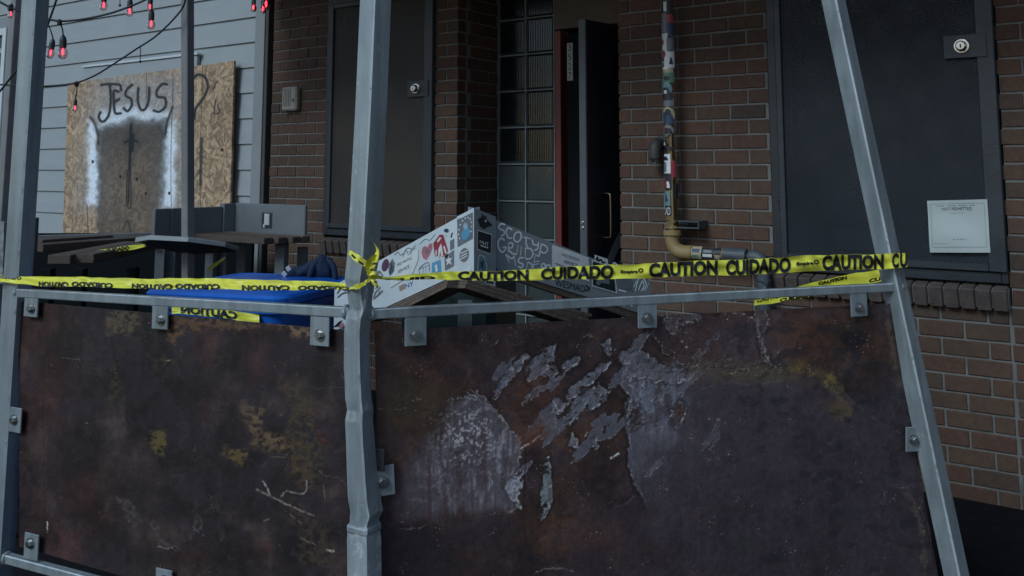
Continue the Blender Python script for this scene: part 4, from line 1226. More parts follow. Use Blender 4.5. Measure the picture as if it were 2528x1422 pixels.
# stickers and lettering, laid on the panels
def on(pl, x, y, off=.0012): return onplane(x, y, pl[0] + pl[1] * off, pl[1])
def stick(pl, pts, m_, off=.0012, name='sticker'):
    add(name, [on(pl, x, y, off) for x, y in pts], [tuple(range(len(pts)))], m_, cr)
def disc(pl, cx, cy, rx, ry, m_, off=.0012, rot=0, name='sticker'):
    c_, s_ = math.cos(rot), math.sin(rot)
    stick(pl, [(cx + rx * math.cos(a) * c_ - ry * math.sin(a) * s_, cy + rx * math.cos(a) * s_ + ry * math.sin(a) * c_) for a in np.linspace(0, 2 * math.pi, 25)[:-1]], m_, off, name)
def strokes(pl, lines, m_, wd, off, name):
    mb = MB()
    for ln in lines:
        pts = [tuple(p[:2]) for p in catmull([(x, y, 0) for x, y in ln], 5)] if len(ln) > 2 else ln
        V, Fs = ribbon_stroke([on(pl, x, y, off) for x, y in pts], pl[1], wd); mb.put(V, Fs)
    mb.build(name, m_, cr)
def words(pl, s, q, m_, off, name='sticker_lettering'):
    """s set into the pixel quad q = bottom left, bottom right, top right, top left"""
    q = [np.array(p, float) for p in q]; tv, tf = text_mesh(s)
    pts = [(q[0] * (1 - u) + q[1] * u) * (1 - v) + (q[3] * (1 - u) + q[2] * u) * v for u, v in tv]
    add(name, [on(pl, x, y, off) for x, y in pts], tf, m_, cr)
A = 5.0775
def L(*p): return [(900 + x / A, 520 + y / A) for x, y in p]      # from the enlarged left view
B = 5.056
def Q(*p): return [(1200 + x / B, 520 + y / B) for x, y in p]     # from the enlarged right view
# left wing
stick(lw, L((375, 770), (440, 640), (680, 470), (670, 620), (600, 790), (320, 970), (320, 860)), SW, .0030)
words(lw, 'NO PATIO', L((408, 700), (590, 610), (585, 575), (405, 662)), SGR, .0042); words(lw, 'SERVICE', L((418, 790), (560, 712), (555, 675), (415, 752)), SGR, .0042)
disc(lw, *L((260, 685))[0], 8.5, 16, col('plum', (.11, .05, .09)), rot=.25)
stick(lw, L((705, 520), (720, 450), (760, 430), (785, 450), (810, 400), (850, 400), (860, 460), (820, 560), (770, 640), (725, 600)), SW, .0014)
stick(lw, L((712, 525), (727, 460), (760, 440), (787, 462), (815, 412), (846, 412), (850, 462), (815, 552), (768, 622), (732, 592)), SPK, .0024)
disc(lw, *L((778, 510))[0], 4, 6, SGR, .0032)
stick(lw, L((860, 410), (940, 300), (985, 300), (1045, 500), (1010, 560), (880, 570), (870, 480)), SRD, .0022)
stick(lw, L((905, 380), (945, 330), (965, 345), (920, 400)), SW, .0032); stick(lw, L((925, 480), (960, 410), (975, 480), (985, 570), (960, 580), (950, 500), (935, 590), (920, 590)), SW, .0032); stick(lw, L((985, 450), (1005, 440), (1030, 530), (1010, 540)), SW, .0032); stick(lw, L((890, 500), (905, 490), (905, 560), (890, 570)), SW, .0032)
stick(lw, L((990, 230), (1070, 190), (1090, 280), (1010, 330)), STE, .0014); disc(lw, *L((1025, 250))[0], 6, 5, SNV, .0024)
stick(lw, L((1075, 330), (1125, 180), (1138, 190), (1090, 345)), SK, .0014)
stick(lw, L((1070, 380), (1125, 350), (1125, 470), (1072, 500)), SGR, .0014)
stick(lw, L((840, 660), (955, 610), (960, 770), (840, 780)), SBL, .0014); stick(lw, L((880, 690), (905, 670), (920, 760), (890, 770)), SW, .0024)
stick(lw, L((1000, 590), (1120, 490), (1120, 690), (1010, 750)), SGR, .0018)
stick(lw, L((1050, 560), (1065, 600), (1105, 590), (1075, 630), (1095, 680), (1058, 655), (1025, 690), (1035, 640), (1010, 620), (1042, 605)), SW, .0028)
stick(lw, L((995, 575), (1050, 535), (1045, 590), (1020, 590)), SK, .0030)
strokes(lw, [L((690, 800), (690, 720), (800, 650), (810, 770)), L((690, 730), (810, 680)), L((730, 790), (735, 710)), L((765, 780), (768, 700))], SGR, .003, .0016, 'sticker')
stick(lw, L((305, 670), (350, 600), (380, 660), (370, 760), (320, 820), (300, 770)), SGR, .0014); strokes(lw, [L((310, 800), (340, 700), (330, 650)), L((340, 780), (365, 700))], SK, .004, .0024, 'sticker_lettering')
strokes(lw, [L((370, 560), (420, 520), (450, 560), (490, 530)), L((500, 510), (540, 470), (600, 480), (640, 430)), L((690, 420), (760, 360), (820, 370), (890, 290)), L((480, 580), (520, 500), (560, 560), (600, 470)), L((560, 520), (640, 470))], SGR, .003, .0016, 'marker_scribble')
strokes(lw, [L((130, 830), (180, 760), (230, 820)), L((190, 770), (150, 840))], SGR, .006, .0016, 'marker_scribble')
strokes(lw, [L((110, 1090), (150, 1010), (200, 960)), L((105, 1110), (170, 1060), (230, 1000)), L((130, 1040), (110, 1010)), L((160, 1080), (190, 1000))], SGR, .006, .0016, 'marker_scribble')
stick(lw, L((430, 950), (500, 910), (500, 980), (440, 1010)), col('tan', (.35, .24, .18)), .0014); words(lw, 'NY', L((510, 980), (610, 935), (610, 880), (510, 920)), col('indigo', (.05, .06, .3)), .0016)
words(lw, 'ES', L((25, 1190), (80, 1165), (75, 1110), (25, 1140)), SGN, .0016)
# left of the fence post
words(lw, 'MEET', [(829, 785), (858, 772), (858, 752), (830, 765)], SGR, .0016); strokes(lw, [[(832, 725), (842, 712), (852, 718), (857, 705)], [(833, 735), (845, 725), (857, 722)]], SK, .004, .0016, 'marker_scribble')
stick(lw, [(822, 808), (838, 793), (846, 790), (836, 806)], SK, .0014); stick(lw, [(836, 808), (846, 795), (850, 803), (842, 812)], SPK, .0014)
# corner post
stick(bl, L((1160, 120), (1355, 20), (1355, 350), (1165, 455)), SGR, .0012)
disc(bl, *L((1270, 290))[0], 10, 16, SBL, .0022, .3); disc(bl, *L((1265, 195))[0], 5.5, 8.5, col('pale_blue', (.3, .42, .52)), .0026)
for k in range(11):
    an = R(150 + 24 * k); disc(bl, *L((1262 + 82 * math.cos(an), 235 + 140 * math.sin(an) - 50 * math.cos(an)))[0], 1.6, 2.4, SW, .0024, name='sticker_lettering')
disc(bl, *L((1248, 556))[0], 11, 17.5, SGR, .0012, .2)
for dy in (-28, 8, 40): stick(bl, L((1205, 560 + dy), (1290, 515 + dy), (1290, 530 + dy), (1205, 575 + dy)), SW, .0022, 'sticker_lettering')
stick(bl, L((1190, 775), (1320, 690), (1330, 700), (1330, 790)), SW, .0014)
# corner post, right face
stick(br, L((1420, 105), (1465, 80), (1480, 30), (1500, 75), (1530, 55), (1525, 100), (1600, 175), (1590, 195), (1540, 205), (1500, 235), (1450, 205), (1430, 150)), SK, .0012)
disc(br, *L((1518, 130))[0], 2.2, 3, SW, .0022)
stick(br, L((1412, 240), (1596, 296), (1590, 553), (1412, 486)), SW, .0012); stick(br, L((1420, 252), (1590, 304), (1584, 540), (1420, 478)), SK, .0020)
words(br, 'MHT', L((1445, 415), (1555, 450), (1555, 405), (1445, 370)), SW, .0028); stick(br, L((1455, 430), (1550, 460), (1550, 475), (1455, 445)), SW, .0028, 'sticker_lettering')
stick(br, L((1412, 700), (1430, 560), (1465, 555), (1505, 580), (1540, 690), (1535, 770), (1412, 760)), SW, .0012); stick(br, L((1422, 700), (1438, 570), (1465, 565), (1500, 590), (1528, 695), (1524, 760), (1422, 750)), STE, .0020); stick(br, L((1455, 630), (1475, 650), (1500, 620), (1485, 680), (1490, 740), (1460, 700)), SNV, .0028)
stick(br, L((1500, 880), (1640, 870), (1640, 950), (1520, 920)), SW, .0012); stick(br, L((1515, 880), (1610, 875), (1620, 920), (1530, 910)), SNV, .0020)
# right wing: white marker tag
WM = mat('white_marker', (.80, .84, .85), .6)
strokes(rw, [Q((240, 175), (190, 165), (155, 205), (185, 235), (225, 255), (220, 305), (185, 310)), Q((330, 245), (280, 215), (250, 260), (275, 335), (325, 345)), Q((395, 265), (355, 300), (350, 365), (400, 390), (435, 340), (430, 280), (390, 262)), Q((500, 320), (500, 420), (520, 450)), Q((450, 330), (560, 350)), Q((575, 355), (590, 420), (640, 430)), Q((655, 390), (640, 480), (600, 490)), Q((690, 410), (660, 560), (630, 555)), Q((690, 415), (755, 450), (765, 500), (720, 530), (665, 500)),
             Q((235, 375), (190, 345), (150, 390), (160, 470), (205, 520), (250, 460), (205, 460)), Q((280, 400), (275, 520)), Q((280, 400), (330, 410), (325, 460), (280, 470), (320, 530), (385, 545)), Q((400, 430), (385, 530)), Q((440, 440), (430, 560)), Q((490, 460), (490, 600)), Q((485, 465), (560, 480), (585, 540), (550, 600), (485, 600)), Q((610, 560), (590, 740)), Q((600, 545), (680, 570)), Q((595, 640), (670, 630)), Q((590, 680), (660, 660)),
             Q((240, 540), (290, 650)), Q((240, 540), (320, 600), (350, 560)), Q((350, 560), (370, 690)), Q((470, 590), (420, 590), (405, 640), (460, 670), (450, 710), (400, 700)), Q((520, 640), (500, 740)), Q((520, 640), (580, 680), (560, 730)), Q((700, 660), (690, 700), (730, 715), (735, 670), (700, 660)), Q((750, 720), (760, 680), (800, 690), (800, 730))], WM, .0056, .0014, 'marker_tag')
stick(rw, Q((825, 425), (1280, 585), (1290, 890), (820, 700)), SW, .0014)
words(rw, 'NO PATIO', Q((948, 565), (1160, 635), (1162, 598), (950, 528)), SK, .0024); words(rw, 'SERVICE', Q((970, 650), (1140, 700), (1142, 665), (972, 612)), SK, .0024); stick(rw, Q((865, 652), (1000, 705), (1000, 712), (865, 662)), SK, .0024, 'sticker_lettering')
stick(rw, Q((1355, 550), (1520, 605), (1520, 690), (1355, 640)), SW, .0014); strokes(rw, [Q((1370, 620), (1390, 580), (1400, 630), (1430, 610), (1460, 650), (1490, 640))], SK, .006, .0024, 'sticker_lettering')
stick(rw, Q((1320, 610), (1600, 690), (1640, 1035), (1320, 945)), SW, .0022); stick(rw, Q((1333, 632), (1588, 705), (1618, 1015), (1333, 930)), col('bottle_green', (.015, .025, .026)), .0030); stick(rw, Q((1390, 800), (1530, 800), (1540, 920), (1440, 900), (1400, 940), (1375, 910)), SGR, .0038)
words(rw, 'WESMAD', Q((860, 940), (1230, 1020), (1240, 935), (860, 850)), SK, .0020)
strokes(rw, [Q((1240, 930), (1290, 975), (1230, 1000))], SK, .005, .0020, 'marker_tag')
strokes(rw, [Q((1570, 690), (1600, 650), (1640, 680)), Q((1860, 1010), (1900, 860), (1960, 840), (2000, 930), (1960, 1000)), Q((1900, 1000), (1950, 880), (1970, 950), (1930, 1010)), Q((1840, 960), (1880, 880)), Q((1990, 1010), (2030, 900))], WM, .0045, .0016, 'marker_tag')
stick(rw, Q((1650, 820), (1820, 860), (1825, 1010), (1655, 960)), SGR, .0014)
strokes(rw, [Q((1650, 990), (1700, 1000), (1750, 1015)), Q((1600, 1160), (1640, 1180), (1680, 1160), (1720, 1190), (1780, 1170), (1830, 1200))], WM, .0045, .0016, 'marker_tag')

# dark green chest under the peak
p = at(1135, 745, 3.6)
root = thing('green_chest', np.array([p[0], p[1], 0]), 'dark green chest with a bent pale handle under the peaked corner rail', 'chest')
GC = mat('dark_green_chest', (0.010, 0.024, 0.024), 0.45)
mb = MB(); mb.box(np.array([p[0], p[1], .55]), .19, .15, .545, (bx, by, UP), .03); mb.build('chest_body', GC, root)
V, Fs = tube([at(1087, 733, 3.33), at(1122, 714, 3.30), at(1165, 727, 3.33)], .005, 8); add('handle', V, Fs, mat('pale_handle', (.20, .21, .22), .5), root)
V, Fs = cbox(at(1147, 786, 3.38), .004, .004, .018, None, .001); add('latch', V, Fs, mat('pale_handle', (.2, .21, .22), .5), root)
for pp in (at(1087, 733, 3.33), at(1165, 727, 3.33)):
    V, Fs = tube([pp, np.array([lerp(pp[0], p[0], .3), lerp(pp[1], p[1], .65), pp[2]])], .004, 6); add('handle_mount', V, Fs, mat('pale_handle', (.2, .21, .22), .5), root)
# ------------------------------------------------------------------ steel fence
def steel_paint(name, c, scuff, amt):
    m = bpy.data.materials.new(name); m.use_nodes = True
    t = m.node_tree; N = t.nodes; L = t.links; b = N['Principled BSDF']
    tc = N.new('ShaderNodeTexCoord')
    n1 = N.new('ShaderNodeTexNoise'); n1.inputs['Scale'].default_value = 5; n1.inputs['Detail'].default_value = 7; n1.inputs['Roughness'].default_value = .7
    n2 = N.new('ShaderNodeTexNoise'); n2.inputs['Scale'].default_value = 26; n2.inputs['Detail'].default_value = 8; n2.inputs['Roughness'].default_value = .8
    for n_ in (n1, n2): L.new(tc.outputs['Object'], n_.inputs['Vector'])
    a = N.new('ShaderNodeMapRange'); a.inputs[1].default_value = .3; a.inputs[2].default_value = .7; a.inputs[3].default_value = .82; a.inputs[4].default_value = 1.15; L.new(n1.outputs['Fac'], a.inputs[0])
    sc = N.new('ShaderNodeVectorMath'); sc.operation = 'SCALE'; sc.inputs[0].default_value = c; L.new(a.outputs[0], sc.inputs['Scale'])
    g_ = N.new('ShaderNodeMapRange'); g_.inputs[1].default_value = amt; g_.inputs[2].default_value = amt + .05; L.new(n2.outputs['Fac'], g_.inputs[0])
    mx = N.new('ShaderNodeMix'); mx.data_type = 'RGBA'; L.new(g_.outputs[0], mx.inputs[0]); L.new(sc.outputs[0], mx.inputs[6]); mx.inputs[7].default_value = (*scuff, 1)
    mp = N.new('ShaderNodeMapping'); mp.inputs['Scale'].default_value = (34, 34, 2.2); L.new(tc.outputs['Object'], mp.inputs[0])
    n4 = N.new('ShaderNodeTexNoise'); n4.inputs['Scale'].default_value = 1.0; n4.inputs['Detail'].default_value = 6; L.new(mp.outputs[0], n4.inputs['Vector'])
    g4 = N.new('ShaderNodeMapRange'); g4.inputs[1].default_value = .35; g4.inputs[2].default_value = .65; g4.inputs[3].default_value = .78; g4.inputs[4].default_value = 1.08; L.new(n4.outputs['Fac'], g4.inputs[0])
    n5 = N.new('ShaderNodeTexNoise'); n5.inputs['Scale'].default_value = 13; n5.inputs['Detail'].default_value = 9; n5.inputs['Roughness'].default_value = .85; L.new(tc.outputs['Object'], n5.inputs['Vector'])
    g5 = N.new('ShaderNodeMapRange'); g5.inputs[1].default_value = .69; g5.inputs[2].default_value = .72; L.new(n5.outputs['Fac'], g5.inputs[0])
    s4 = N.new('ShaderNodeVectorMath'); s4.operation = 'SCALE'; L.new(mx.outputs[2], s4.inputs[0]); L.new(g4.outputs[0], s4.inputs['Scale'])
    m5 = N.new('ShaderNodeMix'); m5.data_type = 'RGBA'; L.new(g5.outputs[0], m5.inputs[0]); L.new(s4.outputs[0], m5.inputs[6]); m5.inputs[7].default_value = (.07, .055, .05, 1)
    L.new(m5.outputs[2], b.inputs['Base Color'])
    b.inputs['Roughness'].default_value = .33; b.inputs['Metallic'].default_value = .25; b.inputs['Specular IOR Level'].default_value = .6
    bp = N.new('ShaderNodeBump'); bp.inputs['Strength'].default_value = .12; bp.inputs['Distance'].default_value = .004
    L.new(n2.outputs['Fac'], bp.inputs['Height']); L.new(bp.outputs[0], b.inputs['Normal'])
    return m
FP = steel_paint('fence_grey_paint', (.29, .33, .35), (.42, .46, .48), .72)
FPB = steel_paint('fence_battered_paint', (.30, .34, .36), (.50, .54, .56), .61)
EDGE = steel_paint('edge_highlight_steel', (.55, .60, .63), (.30, .33, .35), .56)  # lighter chamfer colour paints in the highlight along post and rail edges
BOLT = mat('galvanised_bolt', (.42, .43, .43), .35, metal=1.0, var=.15, scale=40)

def hz_pt(x, y, h):
    r = ray(x, y); return CAM + r * ((h - CAMZ) / r[2])
pL, pM, pR = hz_pt(20, 712, 1.115), hz_pt(884, 782, 1.115), hz_pt(2232, 712, 1.115)
def vplane(a, b, off=0.0):
    t = b - a; t[2] = 0; t = t / np.linalg.norm(t)
    n = np.cross(t, UP)
    if n @ (CAM - a) < 0: n = -n
    return a + n * off, n, t
fl0, fln, flt = vplane(pL.copy(), pM.copy()); fr0, frn, frt = vplane(pM.copy(), pR.copy())
fence = thing('steel_fence', np.array([pM[0], pM[1], 0]), 'grey welded steel fence frame with a crushed middle post and a leaning right post', 'fence')

def loft(secs, m_, name, parent, rough=0.0, smooth=False):
    """secs: (centre, half width, half depth, rotation, chamfer) up a post; subdivided for dents"""
    V = []; Fs = []
    ring = None
    for i, (c, hw, hd, rot, ch) in enumerate(secs):
        a = np.array([math.cos(rot), math.sin(rot), 0]); b = np.array([-math.sin(rot), math.cos(rot), 0])
        loop = []
        for (sx, sy) in ((1, 1), (-1, 1), (-1, -1), (1, -1)):
            # two chamfer points and two points along the next side
            if sx * sy > 0: loop += [(sx * hw, sy * (hd - ch)), (sx * (hw - ch), sy * hd)]
            else: loop += [(sx * (hw - ch), sy * hd), (sx * hw, sy * (hd - ch))]
        pts = []
        for k in range(8):
            p, q = np.array(loop[k]), np.array(loop[(k + 1) % 8])
            nsub = 6 if k % 2 else 1
            for s in range(nsub): pts.append(p + (q - p) * s / nsub)
        ring = len(pts)
        for (u, v) in pts: V.append(c + a * u + b * v)
    V = np.array(V)
    if rough:
        cc = np.repeat(np.array([s[0] for s in secs]), ring, 0); dv = V - cc; dv[:, 2] = 0
        nn = fbm(V[:, 2] * 11, np.arctan2(dv[:, 1], dv[:, 0]) * 1.6 + 9, 77, 4) - .5
        amt = np.repeat(np.array([s[5] if len(s) > 5 else 0 for s in [(*t_,) for t_ in secs_raw]]), ring) if rough == 'var' else rough
        V = V + dv / (np.linalg.norm(dv, axis=1, keepdims=True) + 1e-9) * (nn * amt)[:, None]
    for i in range(len(secs) - 1):
        for j in range(ring): Fs.append((i * ring + j, i * ring + (j + 1) % ring, (i + 1) * ring + (j + 1) % ring, (i + 1) * ring + j))
    Fs.append(tuple(range(ring - 1, -1, -1))); Fs.append(tuple((len(secs) - 1) * ring + j for j in range(ring)))
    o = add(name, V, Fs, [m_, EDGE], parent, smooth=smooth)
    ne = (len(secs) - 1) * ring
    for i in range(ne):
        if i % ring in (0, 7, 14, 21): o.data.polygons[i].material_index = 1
    return o

HP = .0318
# left post
a_, b2 = onplane(52, 560, pL, np.array([0, 1., 0])), onplane(88, 0, pL, np.array([0, 1., 0]))
dr = (b2 - a_) / (b2[2] - a_[2]); base_ = a_ - dr * a_[2]
loft([(base_ + dr * h, HP, HP, R(-20), .005) for h in (0, 1.0, 2.75)], FP, 'post', fence)
# right post, leaning
a_, b2 = onplane(2357, 1400, pR, np.array([0, 1., 0])), onplane(2057, 0, pR, np.array([0, 1., 0]))
dr = (b2 - a_) / (b2[2] - a_[2]); base_ = a_ - dr * a_[2]
loft([(base_ + dr * h, HP * .93, HP * .93, R(-54), .005) for h in (0, 1.0, 2.7)], FP, 'post', fence)
# middle post: straight above the rail, crushed and twisted below
ctl = [(-60, 930, 41, 1.0, 0), (250, 917, 41, 1.0, 0), (500, 904, 41, 1.0, .0), (640, 896, 40, 1.0, .002), (688, 889, 41, .97, .006), (735, 890, 36, .80, .014), (762, 891, 29, .71, .018), (785, 884, 30, .75, .012), (820, 881, 29, .78, .004), (900, 881, 27, .80, .003), (985, 885, 27, .82, .003), (1010, 890, 31, .83, .010), (1036, 886, 27, .87, .004), (1080, 889, 29, .88, .003), (1180, 895, 29, .92, .003), (1225, 899, 30, .98, .004), (1262, 905, 30, 1.0, .012), (1284, 899, 30, .90, .012), (1302, 898, 31, .95, .006), (1330, 899, 31, 1.0, .002), (1500, 901, 31, 1.0, .001), (1835, 905, 32, 1.0, .002)]
ys = sorted(set(list(np.linspace(-60, 640, 30)) + list(np.linspace(640, 1340, 170)) + list(np.linspace(1340, 1835, 30))))
cy = [c[0] for c in ctl]
secs = []; secs_raw = []
for y in ys:
    x = np.interp(y, cy, [c[1] for c in ctl]); rot = np.interp(y, cy, [c[2] for c in ctl]); sc = np.interp(y, cy, [c[3] for c in ctl]); rg = np.interp(y, cy, [c[4] for c in ctl])
    c = onplane(x, y, pM, np.array([0, 1., 0]))
    secs.append((c, HP * sc, HP * sc, R(-rot), .004)); secs_raw.append((0, 0, 0, 0, 0, rg))
secs = secs[::-1]; secs_raw = secs_raw[::-1]
cut = next(i for i, q in enumerate(secs) if q[0][2] > onplane(899, 1302, pM, np.array([0, 1., 0]))[2])
all_s, all_r = secs, secs_raw
SLV = steel_paint('scuffed_sleeve', (.40, .445, .465), (.60, .64, .66), .52)
secs, secs_raw = all_s[cut - 1:], all_r[cut - 1:]
loft(secs, FPB, 'post', fence, rough='var', smooth=False)
secs, secs_raw = [(c_, a * 1.03, b3 * 1.03, r_, ch) for c_, a, b3, r_, ch in all_s[:cut]], all_r[:cut]
loft(secs, SLV, 'post_sleeve', fence, rough='var', smooth=False)
wy_ = onplane(899, 1300, pM, np.array([0, 1., 0]))
loft([(wy_ + UP * h, HP * q, HP * q, R(-31), .006) for h, q in ((-.012, .98), (-.006, 1.07), (.004, 1.06), (.010, .97))], FPB, 'weld_bead', fence)

HR = .0132
def rail(p, q, name='rail'):
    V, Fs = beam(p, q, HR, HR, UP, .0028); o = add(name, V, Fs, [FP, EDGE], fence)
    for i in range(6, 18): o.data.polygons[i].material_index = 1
    t = (q - p) / np.linalg.norm(q - p)
    for e in (p + t * .012, q - t * .012):
        V, Fs = tube([e - t * .006, e - t * .003, e + t * .003, e + t * .006], [.016, .0205, .020, .016], 14); add('weld_bead', V, Fs, FPB, fence)
    return o
PLl = lambda x, y, off=0: onplane(x, y, fl0 + fln * off, fln)
PRr = lambda x, y, off=0: onplane(x, y, fr0 + frn * off, frn)
rail(PLl(40, 722), PLl(866, 771)); rail(PRr(906, 775), PRr(2228, 707))
bl0 = PLl(12, 1376); bl1 = PLl(203, 1428)
e_ = bl0 + (pM - bl0) * np.array([1, 1, 0]) * .97
e_[2] = bl0[2] + .0
rail(bl0, e_)
b0 = np.array([pM[0], pM[1], .17]); b1 = PRr(2350, 1400); b1[2] = .17
rail(b0 + frt * .03, b1)
# small stop at the right end of the top rail
def tab(pl, n, t, x, y, hw=.0315, hh=.038, tilt=0.0, bolt=True, bx_=0, by_=0):
    off = .0075; tilt += rng.normal(0, .02); hw *= 1 + rng.normal(0, .03); bx_ += rng.normal(0, 1.5)
    c = pl(x, y, off)
    ct, st2 = math.cos(tilt), math.sin(tilt)
    t2, u2 = t * ct + UP * st2, UP * ct - t * st2
    V, Fs = cbox(c, hw, .003, hh, (t2, n, u2), .0012)
    o = add('mounting_tab', V, Fs, FP, fence)
    if bolt:
        hexbolt(pl(x + bx_, y + by_, off + .0032), n).build('bolt', BOLT, o)
    return o
PLp = lambda x, y, off=0: onplane(x, y, fl0 + fln * off, fln)
for (x, y) in ((78, 752), (396, 780), (790, 818)): tab(PLp, fln, flt, x, y, by_=9)
tab(PLp, fln, flt, 36, 1036); tab(PLp, fln, flt, 78, 1349, by_=-8); tab(PLp, fln, flt, 405, 1440, by_=-6)
tab(PRr, frn, frt, 1026, 818, by_=9); tab(PRr, frn, frt, 1598, 777, by_=8); tab(PRr, frn, frt, 2120, 751, by_=9)
tab(PRr, frn, frt, 2256, 1084, by_=2, tilt=-.05); tab(PRr, frn, frt, 944, 1187, by_=3, tilt=.06)
V, Fs = cbox(PRr(935, 1135, .012), .017, .002, .028, (frt * .8 + frn * .6, frn * .8 - frt * .6, UP), .001); add('torn_tab', V, Fs, FR, fence)

# ------------------------------------------------------------------ rusted panels
def srgb(r, g, b):
    c = np.array([r, g, b]) / 255.0
    return np.where(c <= .04045, c / 12.92, ((c + .055) / 1.055) ** 2.4)
def mixc(base, c, a): return base * (1 - a[..., None]) + np.asarray(c) * a[..., None]
GAIN = 2.45
def pc(r, g, b): return srgb(r, g, b) * GAIN * np.array([1.08, .92, .80])
def warp(X, Y, sc, amp, seed):
    return X + (fbm(X / sc, Y / sc, seed, 5) - .5) * amp, Y + (fbm(X / sc, Y / sc, seed + 3, 5) - .5) * amp

def nick(base, X, Y, n4, pts, r_, c_, a_, wsc, wam, seed):
    S = (X > min(p[0] for p in pts) - 22) & (X < max(p[0] for p in pts) + 22) & (Y > min(p[1] for p in pts) - 22) & (Y < max(p[1] for p in pts) + 22)
    wx, wy = warp(X[S], Y[S], wsc, wam, seed)
    base[S] = mixc(base[S], c_, sstep(r_ * 1.4, r_ * .4, sdline(wx, wy, pts)) * a_ * sstep(.25, .55, n4[S]))

def scale_plates(base, rel, X, Y, seed, amt=.16):
    for k, (sx, sy, th) in enumerate(((120, 150, .52), (38, 48, .58))):
        wx, wy = warp(X, Y, 9, 9, seed + 5 + k)
        f = fbm(wx / sx, wy / sy, seed + k, 4) - th
        g = np.clip(f * 40, -1, 1)
        base *= (1 + amt * g)[..., None]
        ed = sstep(.012, .003, np.abs(f)) * sstep(.45, .62, fbm(X / 34, Y / 34, seed + 20 + k, 3))
        base[:] = mixc(base, pc(70, 66, 68), ed * .22)
        rel += .02 * g

def panel(name, pl, n, cor, nx, ny, paint, label, dent):
    c = [pl(*p) for p in cor]                       # bottom left, bottom right, top right, top left
    P = quad_grid(*c, nx, ny)
    X, Y = proj(P)
    colr, rgh, relief = paint(X, Y)
    P = P + n * (relief * .004 + dent(X, Y))[..., None]
    root = thing(name, (c[0] + c[1]) / 2, label, 'steel panel', 'rusted panels of the fence')
    RM = MATS.get('rust') or attr_mat('rusted_steel', bump=.35, bscale=170, grain=.28, gscale=55, alpha_rough=(.40, .9), spec=.35)
    MATS['rust'] = RM
    grid_mesh('sheet', P, np.concatenate([np.clip(colr, 0, 1), rgh[..., None]], -1), RM, root, thick=.004, tdir=-n)
    return root

